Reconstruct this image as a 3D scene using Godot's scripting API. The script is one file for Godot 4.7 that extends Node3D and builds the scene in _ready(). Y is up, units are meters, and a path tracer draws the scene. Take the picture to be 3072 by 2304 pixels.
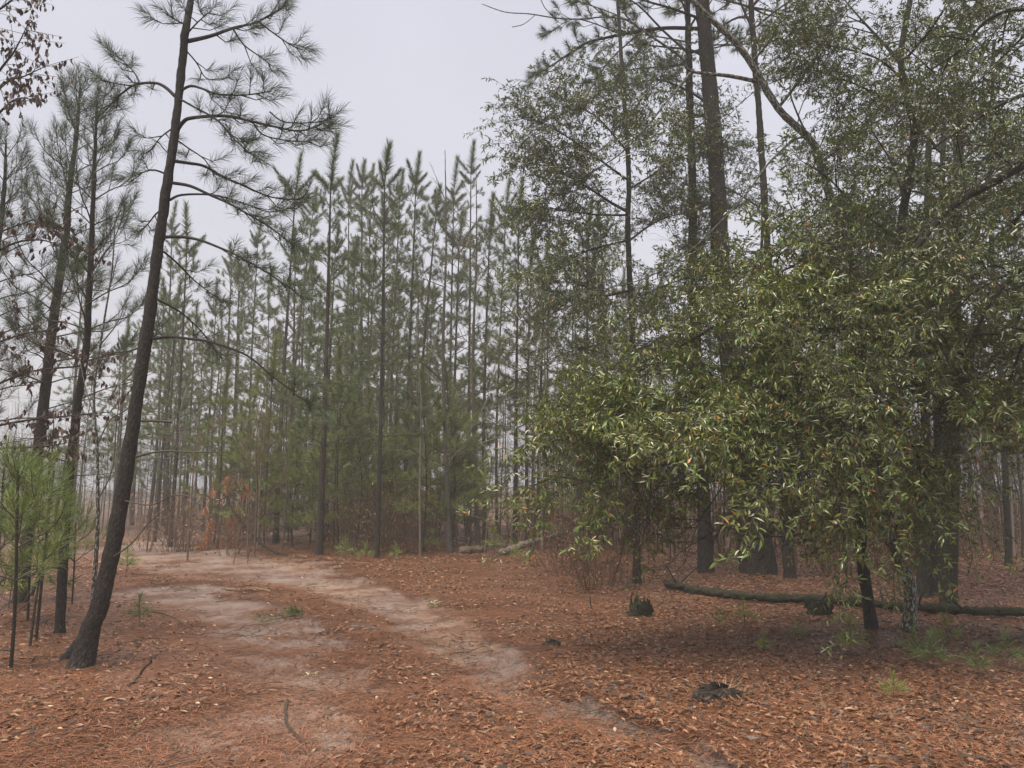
extends Node3D

# ---------------------------------------------------------------- camera numbers
const F := 753.0          # focal length in pixels of a 1024 x 768 picture
const EYE := Vector3(0, 1.6, 0)
const PITCH := 0.1399     # about 8 degrees up

# collects triangles of one surface
class MB:
	var v := PackedVector3Array()
	var n := PackedVector3Array()
	var c := PackedColorArray()
	var uv := PackedVector2Array()
	var i := PackedInt32Array()
	func arrays() -> Array:
		var a := []
		a.resize(Mesh.ARRAY_MAX)
		a[Mesh.ARRAY_VERTEX] = v
		if n.size() == v.size(): a[Mesh.ARRAY_NORMAL] = n
		if c.size() == v.size(): a[Mesh.ARRAY_COLOR] = c
		if uv.size() == v.size(): a[Mesh.ARRAY_TEX_UV] = uv
		if i.size(): a[Mesh.ARRAY_INDEX] = i
		return a

var M := {}
var used := {}
var fine := FastNoiseLite.new()
var rough := FastNoiseLite.new()
var patches := []
var pine_parts := {}
var sprays := []
var protos := {}
var late := []

# ---------------------------------------------------------------- small helpers
func rnd(s: int) -> RandomNumberGenerator:
	var r := RandomNumberGenerator.new()
	r.seed = s * 7919 + 13
	return r

func ray(px: float, py: float) -> Vector3:
	return Vector3((px - 512.0) / F, (384.0 - py) / F, -1.0).rotated(Vector3.RIGHT, PITCH)

# the point of that sight line d metres ahead
func at(px: float, py: float, d: float) -> Vector3:
	var r := ray(px, py)
	return EYE + r * (d / -r.z)

# where that sight line meets level ground
func gr(px: float, py: float) -> Vector3:
	var r := ray(px, py)
	var p := EYE + r * (EYE.y / -r.y)
	return Vector3(p.x, height(p.x, p.z), p.z)

func depth_of(py: float) -> float:
	return -gr(512, py).z

# how far a place lies from one stretch of wheel track, in half widths of the track
func track_gap(p: Array, x: float, z: float) -> float:
	var q := Vector2(x, z)
	var run: Vector2 = p[1] - p[0]
	var t := clampf((q - p[0]).dot(run) / run.length_squared(), 0.0, 1.0)
	return q.distance_to(p[0] + run * t) / lerpf(p[2], p[3], t)

func bare(x: float, z: float) -> float:
	# how much bare sandy soil shows on the track, 0 to 1
	if z < -26.0 or z > -2.0 or absf(x) > 12.0: return 0.0
	var best := 0.0
	for p in patches:
		var e := 1.25 - track_gap(p, x, z)
		if e > best: best = e
	if best <= 0.0: return 0.0
	best = best * .8 + 1.1 * fine.get_noise_2d(x * 130.0, z * 260.0) + .9 * fine.get_noise_2d(x * 420.0 + 50.0, z * 500.0) + 1.2 * rough.get_noise_2d(x * 50.0, z * 80.0) + 0.62
	return smoothstep(.25, .75, best)

func height(x: float, z: float) -> float:
	var y := 0.05 * rough.get_noise_2d(x * 14.0, z * 14.0) + 0.02 * fine.get_noise_2d(x * 40.0, z * 40.0)
	var r := 0.0
	if z < -26.0 or z > 0.0 or absf(x) > 12.0: return y
	for p in patches:
		r = maxf(r, 1.0 - track_gap(p, x, z) / 1.6)
	y -= 0.07 * smoothstep(0.0, 0.6, r)
	return y

func smooth_path(k: Array, per: int) -> PackedVector3Array:
	var out := PackedVector3Array()
	for s in k.size() - 1:
		var a: Vector3 = k[maxi(s - 1, 0)]
		var b: Vector3 = k[s]
		var c: Vector3 = k[s + 1]
		var d: Vector3 = k[mini(s + 2, k.size() - 1)]
		for j in per:
			var t := float(j) / per
			out.append(0.5 * (2.0 * b + (c - a) * t + (2.0 * a - 5.0 * b + 4.0 * c - d) * t * t + (3.0 * b - a - 3.0 * c + d) * t * t * t))
	out.append(k[k.size() - 1])
	return out

func taper(n: int, r0: float, r1: float, power := 1.0) -> PackedFloat32Array:
	var out := PackedFloat32Array()
	for k in n:
		out.append(lerpf(r1, r0, pow(1.0 - float(k) / maxf(1.0, n - 1), power)))
	return out

func tube(b: MB, pts: PackedVector3Array, r: PackedFloat32Array, sides: int, wob := 0.0, cap := true, plates := 0.0) -> void:
	var start := b.v.size()
	var along := 0.0
	var side := Vector3.ZERO
	var n := pts.size()
	for k in n:
		var dir := (pts[mini(k + 1, n - 1)] - pts[maxi(k - 1, 0)]).normalized()
		if side == Vector3.ZERO:
			side = dir.cross(Vector3.FORWARD if absf(dir.z) < 0.8 else Vector3.RIGHT).normalized()
		side = (side - dir * side.dot(dir)).normalized()
		var up := dir.cross(side)
		if k: along += pts[k].distance_to(pts[k - 1])
		for s in sides + 1:
			var a := TAU * s / sides
			var o := side * cos(a) + up * sin(a)
			var rr := r[k]
			if wob > 0.0:
				rr *= 1.0 + wob * fine.get_noise_3d((pts[k].x + o.x * 0.2) * 90.0, pts[k].y * 45.0, (pts[k].z + o.z * 0.2) * 90.0)
			if plates > 0.0:
				var q := pts[k] + o * r[k]
				rr += plates * (absf(fine.get_noise_3d(q.x * 760.0, q.y * 170.0, q.z * 760.0)) * 2.2 - .6 + .7 * rough.get_noise_3d(q.x * 500.0, q.y * 260.0, q.z * 500.0))
			b.v.append(pts[k] + o * rr)
			b.n.append(o)
			b.uv.append(Vector2(float(s) / sides * (2.0 if sides > 6 else 1.0), along * 1.3))
	for k in n - 1:
		for s in sides:
			var a0 := start + k * (sides + 1) + s
			var a1 := a0 + sides + 1
			b.i.append_array(PackedInt32Array([a0, a1, a0 + 1, a0 + 1, a1, a1 + 1]))
	if cap:
		for e in 2:
			var k := 0 if e == 0 else n - 1
			var mid := b.v.size()
			b.v.append(pts[k])
			b.n.append((pts[0] - pts[1]).normalized() if e == 0 else (pts[n - 1] - pts[n - 2]).normalized())
			b.uv.append(Vector2.ZERO)
			for s in sides:
				var a0 := start + k * (sides + 1) + s
				b.i.append_array(PackedInt32Array([mid, a0, a0 + 1] if e == 0 else [mid, a0 + 1, a0]))

# a trunk with furrowed bark: rings every few centimetres
func trunk_mesh(path: PackedVector3Array, r: PackedFloat32Array, sides: int, plates: float, mat: Material, step := .045) -> ArrayMesh:
	var p := PackedVector3Array()
	var q := PackedFloat32Array()
	for k in path.size() - 1:
		var n := maxi(1, int(path[k].distance_to(path[k + 1]) / step))
		for j in n:
			p.append(path[k].lerp(path[k + 1], float(j) / n))
			q.append(lerpf(r[k], r[k + 1], float(j) / n))
	p.append(path[path.size() - 1])
	q.append(r[r.size() - 1])
	var b := MB.new()
	tube(b, p, q, sides, .14, true, plates)
	var st := SurfaceTool.new()
	b.n = PackedVector3Array()
	st.create_from_arrays(b.arrays())
	st.generate_normals()
	var m := st.commit()
	m.surface_set_material(0, mat)
	return m

func mesh_of(parts: Array) -> ArrayMesh:
	var m := ArrayMesh.new()
	for p in parts:
		if p[0].v.size():
			m.add_surface_from_arrays(Mesh.PRIMITIVE_TRIANGLES, p[0].arrays())
			m.surface_set_material(m.get_surface_count() - 1, p[1])
	return m

func numbered(called: String) -> String:
	used[called] = used.get(called, -1) + 1
	return called if used[called] == 0 else "%s_%03d" % [called, used[called]]

func piece(called: String, m: Mesh, parent: Node3D, t := Transform3D()) -> MeshInstance3D:
	var o := MeshInstance3D.new()
	o.name = called
	o.mesh = m
	o.transform = t
	parent.add_child(o, true)
	return o

func tag(o: Node3D, label: String, category: String, group := "") -> Node3D:
	o.set_meta("label", label)
	o.set_meta("category", category)
	if group: o.set_meta("group", group)
	return o

func thing(called: String, label: String, category: String, where: Vector3, group := "") -> Node3D:
	var o := Node3D.new()
	o.name = numbered(called)
	add_child(o)
	o.position = where
	return tag(o, label, category, group)

func stuff(called: String, m: Mesh, where: Array, parent: Node3D) -> MultiMeshInstance3D:
	var mm := MultiMesh.new()
	mm.transform_format = MultiMesh.TRANSFORM_3D
	mm.mesh = m
	mm.instance_count = where.size()
	for k in where.size():
		mm.set_instance_transform(k, where[k])
	var o := MultiMeshInstance3D.new()
	o.name = called
	o.multimesh = mm
	o.set_meta("kind", "stuff")
	parent.add_child(o, true)
	return o

func facing(dir: Vector3, roll := 0.0) -> Basis:
	# z along dir, y as near up as can be
	var z := dir.normalized()
	var x := (Vector3.UP if absf(z.y) < 0.97 else Vector3.RIGHT).cross(z).normalized()
	return Basis(x, z.cross(x), z).rotated(z, roll)

# ---------------------------------------------------------------- materials
func noise_tex(seed_: int, freq: float, ramp: Array, size := 512, octaves := 4, kind := FastNoiseLite.TYPE_SIMPLEX_SMOOTH, fractal := FastNoiseLite.FRACTAL_FBM) -> NoiseTexture2D:
	var f := FastNoiseLite.new()
	f.seed = seed_
	f.noise_type = kind
	f.frequency = freq
	f.fractal_type = fractal
	f.fractal_octaves = octaves
	var t := NoiseTexture2D.new()
	t.width = size
	t.height = size
	t.seamless = true
	t.noise = f
	if ramp.size():
		var g := Gradient.new()
		var o := PackedFloat32Array()
		var c := PackedColorArray()
		for r in ramp:
			o.append(r[0])
			c.append(r[1])
		g.offsets = o
		g.colors = c
		t.color_ramp = g
	return t

func lin(r: float, g: float, b: float, a := 1.0) -> Color:
	return Color(r, g, b, a).linear_to_srgb()

func bark(name_: String, dark: Color, light: Color, seed_: int, lichen := 0.0, lichen_color := Color(0.7, 0.74, 0.68), grain := .03) -> StandardMaterial3D:
	var m := StandardMaterial3D.new()
	m.resource_name = name_
	m.albedo_texture = noise_tex(seed_, 0.018, [[0.2, dark], [0.5, dark.lerp(light, 0.45)], [0.8, light]], 512, 5)
	m.roughness = 0.78
	m.uv1_scale = Vector3(1.0, 1.1, 1.0)
	m.heightmap_enabled = true
	m.heightmap_texture = noise_tex(seed_ + 5, 0.02, [], 512, 5, FastNoiseLite.TYPE_SIMPLEX_SMOOTH, FastNoiseLite.FRACTAL_RIDGED)
	m.heightmap_scale = 1.2
	if lichen > 0.0:
		var clear := lichen_color
		clear.a = 0.0
		m.detail_enabled = true
		m.detail_blend_mode = BaseMaterial3D.BLEND_MODE_MIX
		m.detail_albedo = noise_tex(seed_ + 9, grain, [[0.0, clear], [0.94 - lichen, clear], [0.97 - lichen, lichen_color], [1.0, lichen_color]], 512, 4)
	return m

func plain(name_: String, c: Color, rough_ := 0.7, coloured := false) -> StandardMaterial3D:
	var m := StandardMaterial3D.new()
	m.resource_name = name_
	m.albedo_color = c
	m.roughness = rough_
	m.vertex_color_use_as_albedo = coloured
	return m

func make_materials() -> void:
	M.pine_bark = bark("pine_bark", lin(.009, .007, .007), lin(.05, .037, .033), 11, .2, Color(.33, .33, .31))
	M.red_bark = bark("young_pine_bark", lin(.016, .011, .009), lin(.075, .05, .038), 12, .1, Color(.45, .43, .4))
	M.dark_bark = bark("oak_bark", lin(.009, .0085, .0075), lin(.045, .04, .033), 13, .27, Color(.24, .27, .18))
	M.lichen_bark = bark("lichen_bark", lin(.04, .034, .029), lin(.14, .12, .1), 14, .36, Color(.66, .68, .64), .013)
	M.lichen_bark.uv1_scale = Vector3(1.0, 1.6, 1.0)
	M.grey_bark = bark("grey_bark", lin(.05, .043, .036), lin(.17, .145, .12), 15, .2, Color(.55, .56, .52))
	M.moss_bark = bark("mossy_bark", lin(.011, .009, .007), lin(.05, .038, .027), 16, .36, Color(.2, .24, .1))
	M.twig = plain("twig", lin(.075, .063, .052), .8)
	M.pale_twig = plain("pale_twig", lin(.24, .215, .185), .8)
	M.dry_twig = plain("dry_twig", lin(.13, .082, .055), .85)
	M.dark_twig = plain("dark_twig", lin(.06, .043, .034), .85)
	M.needles = plain("pine_needles", Color.WHITE, .5, true)
	M.leaves = plain("oak_leaves", Color.WHITE, .3, true)
	M.leaves.metallic_specular = .68
	M.leaves.backlight_enabled = true
	M.leaves.backlight = Color(.45, .5, .3)
	M.litter = plain("dead_leaves", Color.WHITE, .42, true)
	M.stick = bark("dead_wood", lin(.07, .045, .032), lin(.26, .19, .14), 17)
	M.stick_pale = bark("peeled_wood", lin(.3, .2, .12), lin(.6, .43, .27), 18)
	M.stick_grey = bark("weathered_wood", lin(.12, .1, .09), lin(.33, .29, .26), 19)
	M.clod = bark("dark_soil", lin(.035, .026, .022), lin(.14, .1, .08), 20)
	var g := StandardMaterial3D.new()
	g.resource_name = "forest_floor"
	g.vertex_color_use_as_albedo = true
	g.albedo_texture = noise_tex(21, 0.045, [[0.1, lin(.35, .33, .31)], [0.5, lin(.8, .8, .8)], [0.9, lin(1, 1, 1)]], 1024, 6)
	g.uv1_triplanar = true
	g.uv1_world_triplanar = true
	g.uv1_scale = Vector3(.9, .9, .9)
	g.roughness = .72
	g.normal_enabled = true
	g.normal_texture = noise_tex(22, 0.09, [], 1024, 6)
	g.normal_texture.as_normal_map = true
	g.normal_texture.bump_strength = 10.0
	g.normal_scale = .8
	M.ground = g

# ---------------------------------------------------------------- pine foliage
func needle_color(r: RandomNumberGenerator, tone: Color) -> Color:
	var k := r.randf_range(.7, 1.35)
	return Color(tone.r * k * r.randf_range(.85, 1.25), tone.g * k, tone.b * k * r.randf_range(.8, 1.2))

# needles standing out round one shoot
func tuft(b: MB, p: Vector3, dir: Vector3, shoot: float, long: float, count: int, wide: float, r: RandomNumberGenerator, tone: Color, bent := true, droop := .25) -> void:
	var frame := facing(dir)
	for k in count:
		var t := r.randf()
		var open := lerpf(1.25, .35, t) * r.randf_range(.7, 1.15)
		var az := r.randf() * TAU
		var d := (frame.z * cos(open) + (frame.x * cos(az) + frame.y * sin(az)) * sin(open)).normalized()
		var q := p + frame.z * shoot * t
		var l := long * r.randf_range(.75, 1.1)
		var w := d.cross(Vector3(r.randf() - .5, r.randf() - .5, r.randf() - .5)).normalized() * wide * .5
		var c := needle_color(r, tone)
		var s := b.v.size()
		var tip := q + d * l + Vector3.DOWN * l * droop * r.randf()
		if bent:
			var mid := q + d * l * .55
			b.v.append_array(PackedVector3Array([q + w, q - w, mid + w * .85, mid - w * .85, tip]))
			b.c.append_array(PackedColorArray([c, c, c, c, c]))
			b.i.append_array(PackedInt32Array([s, s + 1, s + 2, s + 1, s + 3, s + 2, s + 2, s + 3, s + 4]))
		else:
			b.v.append_array(PackedVector3Array([q + w, q - w, tip]))
			b.c.append_array(PackedColorArray([c, c, c]))
			b.i.append_array(PackedInt32Array([s, s + 1, s + 2]))

# [needles in a tuft, needle width, bent]
const LOD := [[66, .0033, true], [120, .0062, false], [75, .010, false]]

func pine_branch(wood: MB, green: MB, path: PackedVector3Array, r0: float, r: RandomNumberGenerator, start: float, lod: int, tone: Color, gap := .2, twig := .45, lift := .5) -> void:
	var n := path.size()
	tube(wood, path, taper(n, r0, r0 * .22 + .002), 5 if lod == 0 else 4, 0.0, false)
	var total := 0.0
	for k in n - 1: total += path[k].distance_to(path[k + 1])
	var L: Array = LOD[lod]
	var run := 0.0
	var next := total * start
	var flip := 1.0 if r.randf() < .5 else -1.0
	for k in n - 1:
		var seg := path[k].distance_to(path[k + 1])
		while next < run + seg and next < total * .97:
			var p := path[k].lerp(path[k + 1], (next - run) / seg)
			var d := (path[k + 1] - path[k]).normalized()
			var side := d.cross(Vector3.UP).normalized() * flip
			flip = -flip
			var aim := (d * r.randf_range(.5, 1.1) + side * r.randf_range(.4, 1.0) + Vector3.UP * r.randf_range(-.25, lift)).normalized()
			var l := twig * r.randf_range(.55, 1.25) * (1.15 - .6 * next / total)
			var q := p + aim * l * .5 + Vector3.DOWN * .03
			var e := p + aim * l + Vector3.UP * l * .12
			tube(wood, PackedVector3Array([p, q, e]), PackedFloat32Array([.006 + r0 * .12, .004 + r0 * .08, .003]), 3, 0.0, false)
			var d2 := (e - q).normalized()
			tuft(green, e - d2 * .16, (d2 + Vector3.UP * lift * .4).normalized(), .2, .17, L[0], L[1], r, tone, L[2])
			if l > .3 and r.randf() < .75:
				var s2 := (aim + side * r.randf_range(-1.2, 1.2) + Vector3.UP * r.randf_range(-.2, .5)).normalized()
				tube(wood, PackedVector3Array([q, q + s2 * .16]), PackedFloat32Array([.004, .003]), 3, 0.0, false)
				tuft(green, q + s2 * .05, s2, .14, .16, int(L[0] * .7), L[1], r, tone, L[2])
			next += gap * r.randf_range(.6, 1.4)
		run += seg
	var dl := (path[n - 1] - path[n - 2]).normalized()
	tuft(green, path[n - 1] - dl * .2, (dl + Vector3.UP * lift * .3).normalized(), .3, .18, int(L[0] * 1.5), L[1], r, tone, L[2])

# ready-made branches along +z, shared by every pine of a stand
func make_pine_parts() -> void:
	for kind in [1, 2, 3]:
		var lod := 1 if kind == 3 else kind as int
		var tone := Color(.115, .165, .062) if kind < 3 else Color(.18, .235, .06)
		var live := []
		for len_ in [.7, 1.15, 1.7, 2.3]:
			for var_ in 3:
				var r := rnd(100 + lod * 50 + int(len_ * 10) + var_)
				var w := MB.new()
				var g := MB.new()
				var bend := r.randf_range(-.12, .2)
				var path := smooth_path([Vector3.ZERO, Vector3(r.randf_range(-.05, .05), .06, len_ * .3), Vector3(r.randf_range(-.1, .1), .05 + bend * .3, len_ * .65), Vector3(r.randf_range(-.15, .15), bend, len_)], 3)
				pine_branch(w, g, path, .008 + .006 * len_, r, .3, lod, tone, .2 if lod == 1 else .26, .36 + .06 * len_)
				live.append([len_, mesh_of([[w, M.twig]]), mesh_of([[g, M.needles]])])
		var candle := []
		for var_ in 3:
			var r := rnd(300 + lod * 10 + var_)
			var w := MB.new()
			var g := MB.new()
			var l := .55 + .15 * var_
			tube(w, PackedVector3Array([Vector3.ZERO, Vector3(0, .02, l * .5), Vector3(0, .05, l)]), PackedFloat32Array([.012, .008, .005]), 4, 0.0, false)
			tuft(g, Vector3(0, 0, .08), Vector3(0, .05, 1), l, .2, LOD[lod][0] * 4, LOD[lod][1] * 1.5, r, tone * .85, false, .05)
			candle.append([l, mesh_of([[w, M.twig]]), mesh_of([[g, M.needles]])])
		var dead := []
		for var_ in 4:
			var r := rnd(400 + lod * 10 + var_)
			var w := MB.new()
			var l := .8 + .42 * var_
			var path := smooth_path([Vector3.ZERO, Vector3(r.randf_range(-.1, .1), .05, l * .4), Vector3(r.randf_range(-.2, .2), r.randf_range(-.15, .15), l)], 3)
			tube(w, path, taper(path.size(), .011, .003), 4, 0.0, false)
			for k in 9:
				var p := path[1 + k % (path.size() - 1)]
				var e := p + Vector3(r.randf_range(-.35, .35), r.randf_range(-.15, .15), r.randf_range(.1, .4))
				tube(w, PackedVector3Array([p, e]), PackedFloat32Array([.005, .002]), 3, 0.0, false)
			dead.append([l, mesh_of([[w, M.twig]])])
		pine_parts[kind] = {"live": live, "candle": candle, "dead": dead}

# a pine of the stand: trunk along path (local), branches from the shared set
func stand_pine(t: Node3D, path: PackedVector3Array, r0: float, crown: float, s: int, lod: int, mat: Material, reach := 1.0) -> void:
	var r := rnd(s)
	var w := MB.new()
	var n := path.size()
	var radii := taper(n, r0, .012, .85)
	radii[0] *= 1.25
	tube(w, path, radii, 8 if lod == 1 else 6, .1)
	piece("trunk", mesh_of([[w, mat]]), t)
	var set_: Dictionary = pine_parts[lod]
	var tall: float = path[n - 1].y
	var y := tall * crown * .45
	var az := r.randf() * TAU
	while y < tall - .25:
		var f := y / tall
		var k := f * (n - 1)
		var p := path[int(k)].lerp(path[mini(int(k) + 1, n - 1)], k - int(k))
		if f < crown:
			if r.randf() < .92:
				az += r.randf_range(1.5, 3.0)
				var dd: Array = set_.dead[r.randi() % 4]
				piece("dead_branch", dd[1], t, Transform3D(facing(Vector3(cos(az), r.randf_range(-.1, .45), sin(az)), r.randf() * TAU), p))
			y += r.randf_range(.2, .55)
			continue
		var top := (f - crown) / (1.0 - crown)
		for b in (4 if top > .78 else 3):
			az += TAU / 3.0 + r.randf_range(-.7, .7)
			if r.randf() < .2: continue
			var rise := lerpf(.15, 1.2, top * top) + r.randf_range(-.15, .2)
			var want := reach * (1.9 * pow(1.0 - top, .8) + .35) * r.randf_range(.75, 1.15)
			var pick: Array
			if top > .86: pick = set_.candle[r.randi() % 3]
			else:
				var row := 0
				while row < 3 and absf(set_.live[(row + 1) * 3][0] - want) < absf(set_.live[row * 3][0] - want): row += 1
				pick = set_.live[row * 3 + r.randi() % 3]
			var sc := clampf(want / pick[0], .75, 1.3) if top <= .86 else r.randf_range(.7, 1.1)
			var x := Transform3D(facing(Vector3(cos(az), rise, sin(az)), r.randf_range(-.3, .3)).scaled(Vector3.ONE * sc), p)
			var o := piece("branch", pick[1], t, x)
			piece("needles", pick[2], o)
		y += lerpf(.5, .42, top) * r.randf_range(.8, 1.2)
	var c: Array = set_.candle[r.randi() % 3]
	var o2 := piece("leader", c[1], t, Transform3D(facing(Vector3(.05, 1, .02)).scaled(Vector3.ONE * 1.5), path[n - 1] - Vector3.UP * .25))
	piece("needles", c[2], o2)

# joins the many branches of a small far tree into one part, its needles into another
func bake(t: Node3D) -> void:
	var wood := SurfaceTool.new()
	var green := SurfaceTool.new()
	var any := false
	for o in t.get_children():
		if o.name == "trunk": continue
		wood.append_from(o.mesh, 0, o.transform)
		for c in o.get_children():
			green.append_from(c.mesh, 0, o.transform * c.transform)
			any = true
		t.remove_child(o)
		o.free()
	var m := wood.commit()
	m.surface_set_material(0, M.twig)
	piece("branchwork", m, t).set_meta("kind", "stuff")
	if any:
		var g := green.commit()
		g.surface_set_material(0, M.needles)
		piece("needles", g, t).set_meta("kind", "stuff")

# ---------------------------------------------------------------- broad leaves
func leaf(b: MB, p: Vector3, dir: Vector3, normal: Vector3, l: float, w: float, c: Color, fold := .25) -> void:
	var s := b.v.size()
	var d := dir.normalized()
	var x := d.cross(normal).normalized()
	var up := x.cross(d)
	var a := p + d * l * .32
	var e := p + d * l * .68 - up * l * .05
	b.v.append_array(PackedVector3Array([p, a + x * w * .5 + up * w * fold, a - x * w * .5 + up * w * fold, e + x * w * .38 + up * w * fold * .8, e - x * w * .38 + up * w * fold * .8, p + d * l - up * l * .14, a, e]))
	for k in 8: b.c.append(c)
	b.i.append_array(PackedInt32Array([s, s + 1, s + 6, s, s + 6, s + 2, s + 1, s + 3, s + 7, s + 1, s + 7, s + 6, s + 6, s + 7, s + 4, s + 6, s + 4, s + 2, s + 3, s + 5, s + 7, s + 7, s + 5, s + 4]))

func leaf_color(r: RandomNumberGenerator, tone: Color) -> Color:
	var k := r.randf_range(.7, 1.4)
	if r.randf() < .012: return Color(.5, .2, .04)
	if r.randf() < .10: return Color(tone.r * 1.9 * k, tone.g * 1.5 * k, tone.b)
	return Color(tone.r * k * r.randf_range(.85, 1.3), tone.g * k, tone.b * k)

func make_sprays(first: int, tone: Color) -> Array:
	var out_ := []
	for s in 8:
		var r := rnd(first + s)
		var own := r.randf_range(.75, 1.2)
		var big := r.randf_range(.8, 1.2)
		var w := MB.new()
		var g := MB.new()
		var l := .5 + .06 * s
		var path := smooth_path([Vector3.ZERO, Vector3(r.randf_range(-.08, .08), .05, l * .4), Vector3(r.randf_range(-.12, .12), r.randf_range(-.12, .02), l)], 4)
		tube(w, path, taper(path.size(), .005, .0015), 3, 0.0, false)
		var sub := [path]
		for k in 9:
			var f := .12 + .85 * k / 9.0
			var p := path[int(f * (path.size() - 1))]
			var sg := 1.0 if k % 2 else -1.0
			var d := Vector3(sg * r.randf_range(.5, 1.1), r.randf_range(-.5, .35), r.randf_range(.3, 1.0)).normalized()
			var e := p + d * r.randf_range(.14, .3) * (1.2 - .6 * f)
			var q := PackedVector3Array([p, p.lerp(e, .5) + Vector3.UP * .015, e])
			tube(w, q, PackedFloat32Array([.003, .002, .001]), 3, 0.0, false)
			sub.append(q)
		for q in sub:
			var n: int = q.size()
			var many := 11 if n > 3 else 9
			for k in many:
				var f := lerpf(.35, 1.0, float(k) / (many - 1)) * (n - 1)
				var p: Vector3 = q[int(f)].lerp(q[mini(int(f) + 1, n - 1)], f - int(f))
				var d: Vector3 = (q[n - 1] - q[n - 2]).normalized()
				var out := Vector3(r.randf() - .5, r.randf() - .55, r.randf() - .5).normalized()
				leaf(g, p, d * r.randf_range(.3, .9) + out * .9 + Vector3.DOWN * .15, Vector3(r.randf_range(-.6, .6), 1, r.randf_range(-.6, .6)), r.randf_range(.04, .088) * big, r.randf_range(.013, .022) * big, leaf_color(r, tone * own))
		out_.append(mesh_of([[w, M.twig], [g, M.leaves]]))
	return out_

# one limb of a leafy tree; k: points in the world, t: the tree
func limb(t: Node3D, called: String, k: Array, r0: float, r1: float, mat: Material, s: int, per_metre: float, start := .2, size := 1.0, spread := 1.0, sink := .15, sub := true) -> MeshInstance3D:
	var r := rnd(s)
	var pts := []
	for p in k: pts.append(p - t.position)
	var path := smooth_path(pts, 6)
	var w := MB.new()
	var wide := r0 > .04
	if not wide: tube(w, path, taper(path.size(), r0, r1), 6, .12)
	var total := 0.0
	for j in path.size() - 1: total += path[j].distance_to(path[j + 1])
	var lines := []
	if per_metre > 0.0:
		var run := 0.0
		var next := total * start
		for j in path.size() - 1:
			var seg := path[j].distance_to(path[j + 1])
			while next < run + seg:
				var p := path[j].lerp(path[j + 1], (next - run) / seg)
				var d := (path[j + 1] - path[j]).normalized()
				var o := Vector3(r.randf_range(-1, 1), r.randf_range(-.7, .8) - sink, r.randf_range(-1, 1)).normalized()
				var dir := (d * .55 + o).normalized()
				if sub and r.randf() < .6:
					var l := r.randf_range(.35, 1.0) * spread
					var q := smooth_path([p, p + dir * l * .5 + Vector3.UP * .04, p + dir * l + Vector3.DOWN * l * (.1 + sink)], 3)
					tube(w, q, taper(q.size(), minf(.012, r0 * .4), .003), 4, 0.0, false)
					for e in 3: lines.append([q[q.size() - 1 - e * 2], (dir + Vector3(r.randf() - .5, r.randf() - .5 - sink, r.randf() - .5) * 1.2).normalized()])
				else:
					lines.append([p, dir])
				next += r.randf_range(.5, 1.5) / per_metre
			run += seg
		lines.append([path[path.size() - 1], (path[path.size() - 1] - path[path.size() - 2]).normalized()])
	var m2 := trunk_mesh(path, trunk_taper(path.size(), r0, r1, called), 18, .006, mat) if wide else mesh_of([[w, mat]])
	if wide and w.v.size():
		m2.add_surface_from_arrays(Mesh.PRIMITIVE_TRIANGLES, w.arrays())
		m2.surface_set_material(1, mat)
	var o2 := piece(called, m2, t)
	if lines.size():
		var sets := [[], [], []]
		for q in lines:
			sets[r.randi() % 3].append(Transform3D(facing(q[1], r.randf_range(-.7, .7)).scaled(Vector3.ONE * size * r.randf_range(.8, 1.25)), q[0]))
		for j in 3:
			if sets[j].size(): stuff("foliage", sprays[(s + j * 2) % sprays.size()], sets[j], o2)
	return o2

func trunk_taper(n: int, r0: float, r1: float, called: String) -> PackedFloat32Array:
	var r := taper(n, r0, r1)
	if called == "trunk":
		for k in n: r[k] += r0 * .5 * exp(-float(k) * .55)
	return r

func line(px: Array, d0: float, d1: float) -> Array:
	# sight-line points with the depth going from d0 to d1
	var out := []
	for k in px.size():
		out.append(at(px[k][0], px[k][1], lerpf(d0, d1, float(k) / maxf(1.0, px.size() - 1))))
	return out

# ---------------------------------------------------------------- bare wood
func grow(b: MB, p: Vector3, d: Vector3, l: float, r0: float, level: int, r: RandomNumberGenerator, up := .25) -> void:
	var mid := p + d * l * .5 + Vector3(r.randf() - .5, r.randf() - .5, r.randf() - .5) * l * .12
	var e := p + d * l + Vector3.UP * l * .08
	tube(b, PackedVector3Array([p, mid, e]), PackedFloat32Array([r0, r0 * .75, r0 * .45]), 4 if level > 1 else 3, 0.0, false)
	if level <= 0: return
	for k in 3 + level:
		var f := r.randf_range(.25, 1.0)
		var q := p.lerp(mid, f * 2.0) if f < .5 else mid.lerp(e, f * 2.0 - 1.0)
		var az := r.randf() * TAU
		var side := facing(d).x.rotated(d, az)
		grow(b, q, (d * .6 + side * r.randf_range(.4, .9) + Vector3.UP * up).normalized(), l * r.randf_range(.3, .6), r0 * .5, level - 1, r, up)

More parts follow.
